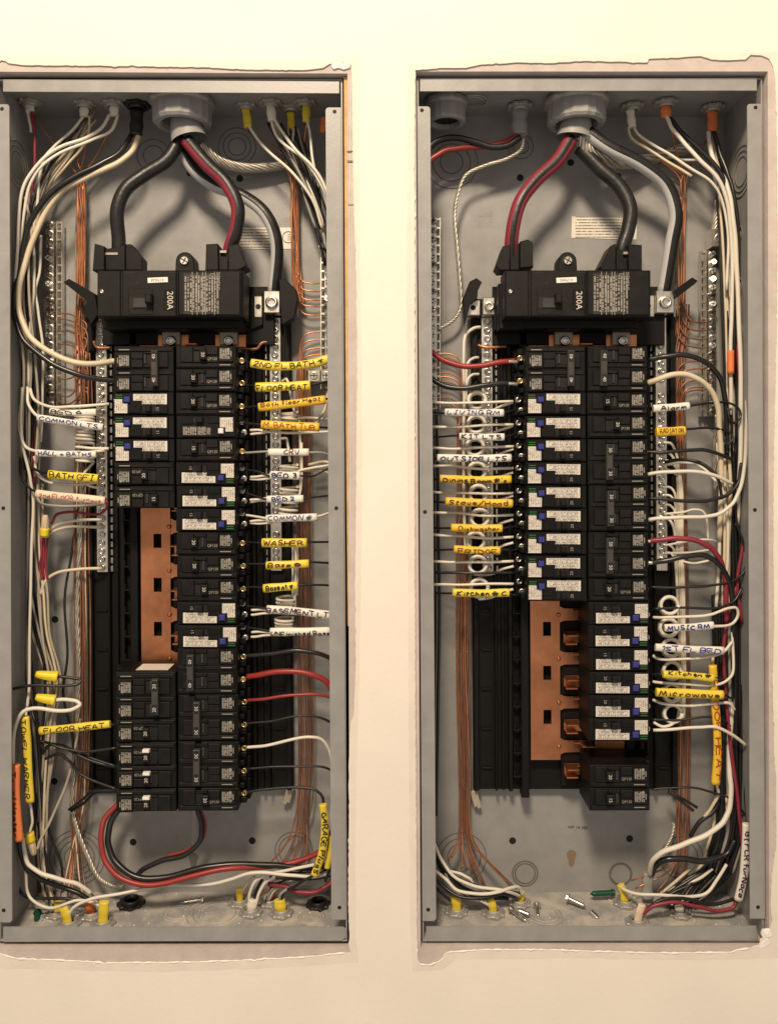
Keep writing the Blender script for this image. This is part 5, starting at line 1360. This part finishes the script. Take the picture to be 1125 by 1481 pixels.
tops = [(582, 581), (617, 614), (648, 646), (674, 677), (707, 713), (741, 745), (769, 777), (812, 812), (845, 844)]
for i, y in enumerate(rows):
    a, b = tops[i]
    nm = LW[i][4] if LW[i] else 'unsleeved black'
    wire('white', 2.1, f'612,{a},72 630,{a + (5 if i in (4, 6) else 0)},64 660,{a + (6 if i in (4, 6) else 1)},56 700,{b + 1},50 742,{b},54', f'white wire running level above the {nm} wire in the right panel')
    wire('white', 2.0, f'692,{y + 29},84 712,{y + 26},74 726,{y + 20},62 742,{y + 15},56', f'short white pigtail end by the {nm} wire in the right panel')
    if LW[i]:
        sp, txt, sc, ik, nm, hh, kw, fr = LW[i]
        q = sp.split()[0].split(','); x0, ys = float(q[0]), float(q[1])
        w = wire('black' , 1.7, f'610,{ys - 6:.0f},76 625,{ys:.0f},66 {x0 - 6:.0f},{ys + (1 if i != 1 else -1):.0f},48 {x0 + 20:.0f},{ys + 1:.0f},42 728,{ys + 1:.0f},44 748,{y + 25:.0f},58', f'dark wire with the {nm} sleeve in the right panel')
        sleeve(w, sp, txt, sc, ik, hh, 40, **kw)
    else:
        wire('black', 2.0, f'610,822,76 632,828,66 660,828,56 700,829,50 745,828,56', 'bare-looking black wire without a sleeve in the right panel')
    coil((690, 689, 687, 690, 692, 694, 688, 691, 693)[i], y + 13 + (i % 2), 0, 13.2, 2.6, 64, f'end-on white coil behind the {nm} wire in the right panel', axis='d', r=2.8)
wire('white', 2.6, '694,473,102 684,475,96 674,484,92 670,510,88 671,560,90 671,600,92 670,700,94 673,800,94', 'white wire hooking from the right panel\'s left neutral bar and running down')
wire('white', 2.2, '692,517,102 684,518,96 676,526,92 674,560,92', 'short white hook on the right panel\'s left neutral bar, upper')
wire('white', 2.2, '692,541,102 684,542,96 676,550,92 673,580,92', 'short white hook on the right panel\'s left neutral bar, lower')
wire('copper', 2.4, '691,499,96 700,502,92 715,502,92 732,502,96', 'bright copper jumper at the top of the right panel\'s left neutral bar')
for k, y in enumerate((511, 517, 539, 545, 552, 575, 583)):
    wire('copper' if k % 3 == 0 else 'copperd', 1.25, f'630,{y},114 650,{y + 1},112 662,{y + 8},110 {666 + k},{y + 26},110 {668 + k * .8:.0f},{y + 80},110', 'copper wire curving from the right panel\'s left ground bar', 'copper wires curving from the right panel\'s left ground bar', n=6)
bundle(5, '668,600,112 668,760,112 667,860,110 666,960,108 669,1040,108 672,1120,108 671,1190,108', 14, ['copperd', 'copper', 'copperd'], 1.3, 'copper ground wire in the right panel\'s left bundle', 'copper wires in the right panel\'s left bundle', 2, ends=['660,1220,102 648,1246,94', '668,1225,102 667,1258,94', '676,1225,102 681,1262,94', '678,1225,102 698,1280,90', '684,1220,102 738,1282,92'])
bundle(5, '672,840,114 671,940,112 670,1040,112 672,1120,112 672,1190,110', 16, ['copperd', 'copper', 'copperd', 'copperd'], 1.3, 'copper ground wire in the right panel\'s left bundle', 'copper wires in the right panel\'s left bundle', 2, ends=['664,1222,102 652,1240,96', '670,1230,102 676,1258,94', '677,1228,102 690,1274,92', '680,1225,102 702,1284,88', '688,1222,102 746,1286,90'])
bundle(2, '628,600,96 630,760,98 632,900,100 630,1040,100 628,1180,96', 6, ['black', 'dull'], 2.4, 'dark wire hugging the right panel\'s left flange', 'dark wires along the right panel\'s left flange', 1)
wire('white', 2.5, '626,1215,84 640,1246,76 655,1266,70 680,1280,64 705,1285,62 730,1288,64 752,1296,90', 'white wire sagging across the right panel\'s bottom left, upper')
wire('white', 2.5, '624,1255,76 645,1272,68 660,1287,60 690,1293,56 720,1290,58 738,1284,70 750,1284,84 755,1294,92', 'white wire sagging across the right panel\'s bottom left, lower')
wire('black', 2.5, '626,1225,86 644,1258,78 670,1274,70 700,1285,64 725,1292,66 745,1298,84', 'black wire sagging across the right panel\'s bottom left, upper')
wire('black', 2.5, '624,1265,78 645,1285,68 665,1297,60 700,1299,58 730,1290,66 750,1292,90', 'black wire sagging across the right panel\'s bottom left, lower')
wire('white', 2.3, '650,1260,84 666,1264,78 678,1270,76 684,1278,78', 'short white wire hump at the right panel\'s bottom left')
wire('dull', 2.2, '626,1280,80 645,1298,74 656,1306,74', 'dull black wire entering the right panel\'s leftmost yellow jacket')
wire('white', 2.2, '694,1302,60 704,1308,64 709,1312,68', 'white wire tip entering the right panel\'s second yellow jacket')

# ------------------------------------------------------------------ right panel: right side wires
w = wire('black', 1.8, '940,590,58 948,590,46 996,587,44 1025,583,50 1055,583,54 1068,592,54 1070,604,52 1062,612,50 1054,604,48 1052,590,50', 'thin black wire with the Alarm sleeve and a loop at its end')
sleeve(w, '944,591 970,589 996,587', 'Alarm', 'white', 'black', 5.6, 40, (.2, .92), .8, -1.0)
w = wire('black', 1.9, '940,622,58 950,623,46 990,621,44 1020,619,50 1044,621,54 1057,628,54 1058,638,52 1050,642,52 1047,632,54', 'thin black wire with the short amber sleeve and a loop at its end')
sleeve(w, '948,625 969,624 990,623', 'RADIATOR', 'amber', 'brown', 6.8, 40, (.1, .95), .45, 1.2, 6)
wire('black', 4.0, '938,520,58 960,516,50 980,513,46 1005,517,46 1030,532,50 1044,556,56 1050,600,60 1050,660,64', 'thick black wire arching right from the right panel\'s top right breaker', k=8)
wire('cream', 4.2, '936,554,54 955,547,44 980,541,40 1005,546,40 1024,560,44 1036,584,50 1040,620,56 1042,680,62 1040,780,66', 'thick cream wire arching right from the right panel\'s top right breaker', k=8)
wire('dull', 2.8, '936,654,58 960,654,50 1000,651,48 1025,652,50 1045,659,54 1058,664,60', 'dark wire just below the short amber sleeve', k=8)
wire('dull', 2.6, '960,668,92 980,665,84 1005,667,72 1025,678,64 1038,694,60 1044,720,60', 'dark wire arching from the right panel\'s right neutral bar')
wire('white', 2.4, '964,672,90 985,669,82 1008,672,72 1028,688,64 1042,706,60 1050,740,60 1052,800,62 1050,830,62', 'white wire arching beside the dark one from the right neutral bar')
wire('white', 2.8, '936,686,56 960,683,48 1000,682,44 1025,685,46 1045,693,50 1058,700,56', 'pale wire running level from the upper stacked two-pole breaker')
wire('dull', 2.8, '938,721,58 960,722,50 1000,725,46 1025,724,46 1050,716,48 1066,700,52 1072,670,56', 'dark wire sagging from the middle stacked two-pole breaker', k=8)
wire('white', 2.9, '936,752,56 960,749,48 1000,748,42 1025,747,42 1048,738,42 1064,720,44 1074,690,46 1078,640,48 1080,580,54', 'pale wire sweeping up the right side from the middle two-pole breaker', k=8)
wire('crimson', 4.0, '938,783,56 960,780,48 985,779,44 1010,783,44 1030,795,46 1042,812,50 1048,840,56 1050,900,60', 'thick crimson wire arching right in the right panel', k=8)
wire('black', 4.0, '938,815,58 960,811,50 985,806,46 1015,803,46 1035,812,48 1050,832,52 1058,860,56 1060,960,60', 'thick black wire below the crimson arch in the right panel', k=8)
for x, y, lab in ((938, 783, 'crimson'), (939, 814, 'black lower')):
    p = t(x, y, 54); m = MB(); m.lathe((p[0] - 2, p[1], 54), [(0.1, -2), (3, 0), (2.4, 6)], 10, 'x'); tag(m.build('stripped_end', STRAND), f'bare end of the {lab} arching wire in the right panel', 'wire end')
wire('dull', 2.0, '940,849,60 980,850,54 1030,846,52 1060,840,54 1076,825,58 1076,790,60 1066,760,62 1062,720,64', 'thin dark wire level with the lowest plain breaker of the right panel')
wire('white', 2.2, '958,748,104 968,752,98 974,766,96 976,780,98', 'short white wire bending down behind the right neutral bar, upper')
for k, y in enumerate((705, 717, 731, 743, 789, 800)):
    wire('white', 1.9, f'958,{y},108 968,{y},102 974,{y + 6},100 977,{y + 22},104 979,{y + 70},106', f'{("first", "second", "third", "fourth", "fifth", "sixth")[k]} white neutral wire from the top at the right panel\'s right neutral bar')
wire('white', 1.9, '960,744,104 985,741,96 1003,737,90 1016,740,88 1022,756,90 1024,780,92', 'thin white wire humped over the crimson arch')
wire('white', 1.9, '960,789,104 990,784,96 1020,780,92 1036,784,88 1044,796,86', 'thin white wire behind the crimson arch')
wire('white', 1.9, '960,800,104 995,799,96 1024,796,90', 'thin white wire level below the crimson arch')
wire('white', 1.9, '988,812,100 1005,815,94 1024,811,90', 'short thin white wire below the black arch')
bundle(4, '980,690,108 982,780,106 984,860,104 986,930,102 986,1000,100 984,1040,98', 8, ['white', 'cream', 'white'], 2.2, 'pale upright wire beside the coils of the right panel', 'pale upright wires beside the right panel\'s coils', 1, starts=['957,654,110 968,656,106 976,668,106', '957,679,110 968,680,106 977,686,106', '957,640,110 970,642,106 978,660,106', '957,666,110 970,668,106 979,680,106'])
# right-hand trunk of wires
wire('white', 3.0, '963,168,70 972,186,64 990,208,58 1012,232,52 1034,254,50 1048,280,52 1056,330,58 1058,420,62 1056,500,62 1056,600,66', 'thick white wire from the bright orange jacket, banded in orange lower down', k=8)
wire('black', 3.6, '968,170,74 985,192,70 1010,215,66 1034,240,62 1050,270,60 1060,320,64 1062,420,68 1060,540,70', 'thick black wire from the bright orange jacket', k=8)
m = MB(); m.tube(smooth_path([t(1056, y, 60) for y in (507, 520, 541)], 4), 5.0, 14); tag(m.build('tape_band', SL['orange']), 'orange tape band round a white wire on the right side', 'tape')
wire('white', 3.4, '1024,190,88 1026,212,80 1034,238,70 1048,262,60 1056,290,56 1062,340,58 1066,420,60 1070,520,60 1070,640,64 1066,760,68', 'thick white wire from the dark orange jacket near the right flange', k=8)
wire('black', 3.4, '1032,190,88 1040,220,84 1052,252,76 1060,280,72 1068,340,72 1072,440,74 1076,560,74', 'thick black wire from the dark orange jacket near the right flange', k=8)
wire('white', 2.2, '916,184,84 924,196,80 945,210,74 975,228,68 1005,248,62 1030,265,60 1044,290,62 1052,340,66 1050,420,70', 'white wire, upper of the pair from the right panel\'s white top jacket')
wire('cream', 2.2, '908,184,86 912,198,84 935,215,78 965,234,72 1000,255,66', 'cream wire, lower of the pair from the right panel\'s white top jacket')
wire('white', 2.0, '965,225,104 985,231,94 1008,231,84', 'short white wire crossing behind at the right panel\'s top right')
bundle(6, '1046,270,84 1052,340,84 1054,440,84 1058,560,84 1060,680,82 1058,800,80', 22, ['dull', 'cream', 'black', 'grey', 'black', 'cream'], 2.4, 'wire in the upright trunk at the right panel\'s upper right', 'wires in the right panel\'s upper right trunk', 4)
wire('crimson', 2.6, '1066,500,70 1068,540,68 1070,590,66 1070,640,66 1078,700,66 1078,760,64 1066,840,62 1072,900,62', 'crimson wire running down the right panel\'s right trunk')
wire('crimson', 2.8, '1066,840,64 1046,930,60 1050,1010,58 1056,1080,56 1064,1140,56 1070,1190,58 1076,1260,62', 'long crimson wire leaning right in the lower right trunk')
bundle(14, '1056,640,78 1058,760,76 1060,880,74 1060,1000,72 1060,1100,72 1056,1200,74 1040,1262,78', 34, ['black', 'black', 'dull', 'black', 'grey', 'black', 'dull', 'black', 'black'], 3.2, 'black wire in the thick trunk down the right panel\'s lower right', 'black wires in the right panel\'s lower right trunk', 5)
bundle(9, '1052,860,88 1052,1000,88 1054,1100,88 1052,1180,88 1044,1240,88', 40, ['black', 'dull'], 4.0, 'black wire deep in the right panel\'s lower right trunk', 'deep black wires in the right panel\'s lower right trunk', 4)
bundle(3, '1046,640,66 1048,720,66 1046,800,66 1044,880,70', 16, ['white', 'cream', 'cream'], 2.8, 'pale wire running down behind the crimson arch', 'pale wires behind the crimson arch', 3)
strands('1038,600,92 1034,660,92 1036,720,92', 3.4, 1.8, 6, 1.5, 'bare stranded conductor behind the pale wires on the right', mtl=STRAND)
# sleeved circuits on the right, below the plain breakers
w = wire('white', 2.2, '944,893,58 960,893,48 1000,892,44 1030,888,44 1055,879,48 1064,880,50 1066,892,52 1058,902,50 1035,906,46 1000,906,44', 'white wire with the MUSIC RM sleeve, doubling back on itself')
sleeve(w, '960,908 995,907 1031,904', 'MUSIC RM', 'white', 'blue', 5.4, 40, (.06, .92), .85)
w = wire('white', 2.2, '950,935,52 1000,938,44 1046,941,46', 'white wire inside the 1ST FL BED sleeve')
sleeve(w, '947,936 996,939 1046,941', '1ST FL BED', 'white', 'blue', 5.6, 40, (.07, .97), .75)
wire('white', 2.2, '944,948,58 952,953,52 980,953,46 1020,951,46 1046,942,48 1058,928,52', 'white wire under the 1ST FL BED sleeve')
w = wire('dull', 1.8, '942,975,58 958,975,48 1031,980,46 1050,984,54', 'wire with the half-turned yellow Kitchen sleeve')
sleeve(w, '958,975 995,977 1032,981', 'Kitchen #', 'yellow', 'black', 5.6, 40, (.1, .95), .7, 3.8, 5)
w = wire('dull', 1.8, '942,1000,58 950,1001,48 1044,1005,46 1056,1010,56', 'wire with the Microwave sleeve')
sleeve(w, '948,1001 996,1003 1045,1005', 'Microwave', 'yellow', 'brown', 6.6, 38, (.04, .96), .85)
wire('white', 2.2, '944,986,58 960,988,50 1000,990,46 1030,991,46 1048,986,48 1058,976,50 1060,966,52 1058,900,60', 'white wire looping up between the Kitchen and Microwave sleeves')
wire('white', 2.2, '944,1012,60 952,1016,54 966,1019,50 1000,1020,46 1030,1018,46 1052,1017,48 1062,1026,52', 'white wire under the Microwave sleeve')
wire('black', 1.8, '942,1041,60 980,1041,54 1020,1037,50 1042,1039,52 1056,1050,58', 'thin black wire below the white one under the Microwave sleeve')
wire('white', 2.2, '944,1045,60 956,1050,56 966,1050,54 976,1044,60 984,1038,66', 'short white wire tail at the lowest coil of the right panel')
wire('white', 2.4, '944,1056,58 980,1054,50 1010,1052,46 1035,1052,44 1058,1062,46 1078,1078,52', 'white wire arching from the lowest white-stickered breaker')
wire('black', 1.9, '944,880,58 990,879,54 1040,879,52 1062,868,54 1072,850,58', 'thin black wire above the MUSIC RM sleeve')
for i, y in enumerate((876, 908, 937, 970, 1002, 1032)):
    coil((967, 966, 970, 971, 971, 972)[i], y, 0, 13.2, 2.6, 64, f'{("first", "second", "third", "fourth", "fifth", "sixth")[i]} end-on white coil from the top beside the right panel\'s right sleeves', axis='d', r=2.8)
w = wire('cream', 2.4, '1030,950,70 1031,990,62 1034,1060,54 1036,1132,54 1038,1150,58 1028,1168,62 1018,1182,66 1006,1200,72 1002,1215,80', 'cream wire with the red-lettered HEAT sleeve running downwards')
sleeve(w, '1030,962 1032,1000 1036,1050 1037,1090 1034,1134', 'FLOOR HEAT', 'amber', 'red', 6.4, 52, (.12, .97), .8)
w = wire('dull', 2.6, '1082,1080,64 1078,1150,60 1080,1195,54 1076,1250,50 1068,1302,48', 'dark wire with the Furnace sleeve running downwards')
sleeve(w, '1079,1191 1078,1230 1075,1265 1067,1302', '1st FLR furNace', 'white', 'purple', 6.6, 44, (.06, .96), .85)
wire('crimson', 2.8, '1066,1300,46 1060,1312,44 1040,1317,42 1010,1312,40 975,1305,38 945,1310,38 930,1322,40', 'crimson wire lying low to the pinkish jacket in the right panel', k=8)
wire('dull', 2.6, '1062,1300,56 1030,1308,52 990,1300,48 955,1302,46 934,1316,46', 'dark wire lying behind the low crimson one')
wire('white', 4.0, '1062,960,76 1056,1040,70 1054,1105,62 1056,1140,56 1054,1170,52 1044,1190,48 1020,1208,48 985,1222,52 955,1234,60 942,1248,72 939,1264,90', 'thick white wire swinging left to the torn grey sheath', k=8)
wire('black', 4.6, '1062,1215,70 1050,1235,66 1020,1245,62 985,1242,62 960,1244,66 946,1254,80 942,1264,94', 'thick black wire swinging left to the torn grey sheath', k=8)
wire('white', 2.5, '896,1282,96 905,1288,82 925,1293,70 960,1295,62 1000,1297,58 1020,1292,58 1034,1276,62 1050,1250,66', 'cream-white wire curving low from the dull yellow jacket')
wire('cream', 2.3, '958,1290,84 975,1276,80 998,1256,78', 'cream wire slanting up behind the low wires of the right panel, left')
wire('white', 2.3, '955,1292,86 990,1278,80 1015,1268,76 1030,1256,74', 'cream wire slanting up behind the low wires of the right panel, right')
wire('cream', 2.2, '1050,1150,70 1050,1200,74 1044,1235,80', 'cream upright wire above the thick black curve, right panel')
wire('cream', 2.2, '1034,1150,76 1030,1200,80 1018,1240,84', 'cream upright wire above the thick black curve, further left')
wire('dull', 3.4, '1040,1150,70 1032,1172,66 1010,1190,66 998,1210,72', 'dark wire curving down beside the HEAT sleeve\'s foot')
wire('dull', 1.7, '942,1142,60 965,1140,56 1000,1139,52 1030,1146,52 1060,1158,56 1078,1180,60', 'thin dark wire arching from the lowest breakers of the right panel')
for k, lab in enumerate(('upper', 'lower')):
    wire('dull', 2.2, f'966,{1142 + 3 * k},86 980,{1152 + 3 * k},80 {1008 - 6 * k},{1168 + 5 * k},74', f'{lab} of two cut black ends near the foot of the right panel\'s base')
strands('974,1190,108 970,1210,104 962,1226,100 956,1236,98', 1.8, 1.3, 4, 3, 'short frayed strand beside the thick white wire, right panel')
bundle(6, '986,440,112 985,480,112 980,520,112 980,600,112 982,700,112 984,800,112 986,900,112 988,1000,112 988,1100,112 986,1190,112', 18, ['copperd', 'copper', 'copperd'], 1.3, 'copper ground wire right of the right panel\'s black base', 'copper wires right of the right panel\'s base', 2, ends=['975,1245,100 912,1274,92', '974,1252,100 918,1285,92', '978,1250,100 950,1290,90', '984,1245,100 975,1268,94', '988,1245,100 985,1292,90', '992,1245,100 994,1298,88'])
bundle(6, '987,258,110 986,300,112 985,360,112 985,440,112', 9, ['copper', 'copper', 'copperd'], 1.25, 'bright copper ground wire beside the striped cable of the right panel', 'bright copper wires at the right panel\'s upper right', 2, starts=['914,184,90 945,224,104', '966,170,84 976,214,104', '1028,190,94 1004,230,106'])
for k, y in enumerate((466, 478, 491, 503)):
    wire('copperd', 1.3, f'{988 - 3 * k},{y - 46},112 {988 - 3 * k},{y - 22},110 {996 - 2 * k},{y - 5},108 1006,{y},108 1022,{y - 1},110', 'copper wire sagging to the right panel\'s right ground bar', 'copper wires sagging to the right panel\'s right ground bar', n=6)
for k, y in enumerate((524, 535, 552, 562, 566)):
    wire('copper' if k % 2 else 'copperd', 1.3, f'{977 + 2 * k},640,112 {977 + 2 * k},590,112 {978 + 2 * k},{y + 16},110 {988 + k},{y + 2},108 1020,{y - 3},110', 'copper wire rising to the right panel\'s right ground bar', 'copper wires rising to the right panel\'s right ground bar', n=6)
bundle(6, '1040,1250,84 1000,1275,82 970,1300,76 985,1318,70', 0, ['black', 'dull', 'black', 'dull', 'black', 'dull'], 2.6, 'black wire in the tangle at the right panel\'s bottom right', 'black wires in the right panel\'s bottom right tangle', 22)
bundle(5, '1058,1200,84 1050,1250,84 1020,1290,82 990,1310,78', 20, ['black', 'dull'], 3.4, 'black wire bending into the right panel\'s bottom right tangle', 'black wires bending into the right panel\'s bottom right', 6)

# ------------------------------------------------------------------ finer strays that fill the side gutters
def stray(n, path, jx, jd, cols, r, label):
    """a thicket nobody could count: one object of kind stuff"""
    base = [tuple(float(v) for v in q.split(',')) for q in path.split()]
    m = MB(); mats = [W_[c] for c in dict.fromkeys(cols)]; keys = list(dict.fromkeys(cols))
    for i in range(n):
        o = random.uniform(-1, 1)
        s = ' '.join(f'{b[0] + jx * (0.6 * o + 0.5 * random.uniform(-1, 1)):.1f},{b[1] + random.uniform(-6, 6):.1f},{b[2] + random.uniform(-jd, jd):.1f}' for b in base)
        idx = keys.index(random.choice(cols))
        m.tube(smooth_path(PT(s), 6), r * random.uniform(.9, 1.15), 6, stripe=[(0, 361, idx)])
    o = tag(m.build('stray_wires', mats), label, 'wires'); o['kind'] = 'stuff'
stray(9, '130,168,90 95,215,88 62,262,84 44,330,80 40,420,82 46,510,86 48,600,88', 12, 8, ['dull', 'grey', 'tan', 'black', 'cream'], 1.9, 'thin stray wires behind the sweeping wires of the left panel\'s top left')
stray(6, '40,700,94 44,800,96 58,900,96 72,1000,94 66,1100,92 60,1200,90 74,1292,82', 14, 5, ['dull', 'tan', 'grey', 'black'], 1.9, 'thin stray wires deep in the left panel\'s lower left gutter')
stray(6, '425,186,96 438,222,96 452,268,94 464,320,94 474,380,92', 10, 6, ['dull', 'grey', 'white', 'black'], 1.9, 'thin stray wires in the left panel\'s top right corner')
stray(8, '1028,205,96 1042,250,92 1054,330,88 1058,450,88 1062,580,86 1062,720,84 1060,840,82', 14, 6, ['white', 'dull', 'cream', 'black', 'grey'], 2.2, 'stray wires threading the right panel\'s right gutter')
stray(7, '1064,980,84 1060,1080,86 1050,1180,88 1030,1240,88 990,1290,84 978,1312,74', 16, 6, ['black', 'dull', 'black', 'cream', 'grey'], 2.3, 'stray wires curling into the right panel\'s bottom right corner')
stray(6, '618,1190,92 634,1240,86 655,1275,80 690,1294,74 735,1296,82', 8, 6, ['black', 'dull', 'grey', 'black'], 2.2, 'dark stray wires sagging at the right panel\'s bottom left')
stray(6, '490,1210,84 468,1250,82 430,1268,80 396,1282,84 384,1300,86', 8, 6, ['black', 'dull', 'white', 'grey'], 2.2, 'stray wires curling at the left panel\'s bottom right')
# crumbs of plaster and dust on the box floors
for x0, x1, lab in ((20, 490, 'plaster crumbs scattered on the floor of the left panel'), (622, 1095, 'plaster crumbs scattered on the floor of the right panel')):
    m = MB()
    for k in range(170):
        r = random.choice((0.5, 0.6, 0.8, 1.0, 1.5)); x = random.uniform(x0, x1); dd = random.uniform(8, 128)
        a = random.uniform(0, 3)
        m.add([(x + r * math.cos(a), 1359.9, dd + r * math.sin(a)), (x + r * math.cos(a + 2.2), 1359.9, dd + r * math.sin(a + 2.2)), (x + r * math.cos(a + 4.1), 1359.9, dd + r * math.sin(a + 4.1)), (x + .2 * r, 1359.9 - r * 1.1, dd)], [(0, 1, 2), (0, 1, 3), (1, 2, 3), (0, 2, 3)])
    o = tag(m.build('plaster_crumbs', PLAST), lab, 'debris'); o['kind'] = 'stuff'

# ------------------------------------------------------------------ loose hardware on the box floors
def loose(name, a, b, r, head, label, mtl, hexh=True):
    A, Bv = Vector(t(*a)), Vector(t(*b))
    e = thing(name, tuple((A + Bv) / 2), label, 'screw', 'loose screws')
    m = MB(); pts = [tuple(A.lerp(Bv, i / 28)) for i in range(29)]
    m.tube(pts, 1.0, 10, radf=lambda u: r * (1 + 0.12 * math.sin(u * 28 * math.pi)) * (1 if u < 0.82 else max(0.12, (1 - u) / 0.18))); m.build('shank', mtl, e)
    if head:
        T = (Bv - A).normalized()
        m = MB(); m.tube([tuple(A - T * head * 0.55), tuple(A + T * 0.1)], head, 6 if hexh else 14, smooth=not hexh); m.build('head', mtl, e)
        m = MB(); m.tube([tuple(A + T * 0.1), tuple(A + T * 1.2)], head * 1.25, 16); m.build('washer_flange', mtl, e)
    return e
loose('screw', (292, 1301, 100), (260, 1306, 94), 2.6, 4.6, 'pointed screw lying alone on the left panel\'s floor', STEEL)
loose('screw', (739, 1315, 66), (764, 1335, 42), 3.2, 4.8, 'long screw in front of the pile at the right panel\'s bottom', STEEL)
loose('screw', (750, 1317, 62), (767, 1324, 56), 3.6, 0, 'short stub crossing under the long screw at the right panel\'s bottom', STEEL)
loose('screw', (776, 1309, 80), (778, 1328, 60), 3.0, 5.0, 'upright-lying screw beside the pile at the right panel\'s bottom', STEEL)
loose('screw', (821, 1299, 90), (848, 1312, 76), 3.0, 5.2, 'long screw lying alone on the right panel\'s floor', STEEL)
loose('screw', (854, 1319, 66), (866, 1331, 54), 4.4, 0, 'short stubby bolt near the right panel\'s front lip', STEEL)
loose('screw', (886, 1291, 104), (852, 1293, 102), 4.2, 4.6, 'green ground screw lying on the right panel\'s floor', GREEN, False)
loose('screw', (55, 1320, 66), (53, 1341, 44), 4.6, 5.2, 'green ground screw on the left panel\'s floor', GREEN, False)
loose('screw', (64, 1331, 54), (84, 1336, 50), 5.2, 6.0, 'stubby zinc bolt beside the green screw in the left panel', ZINC)
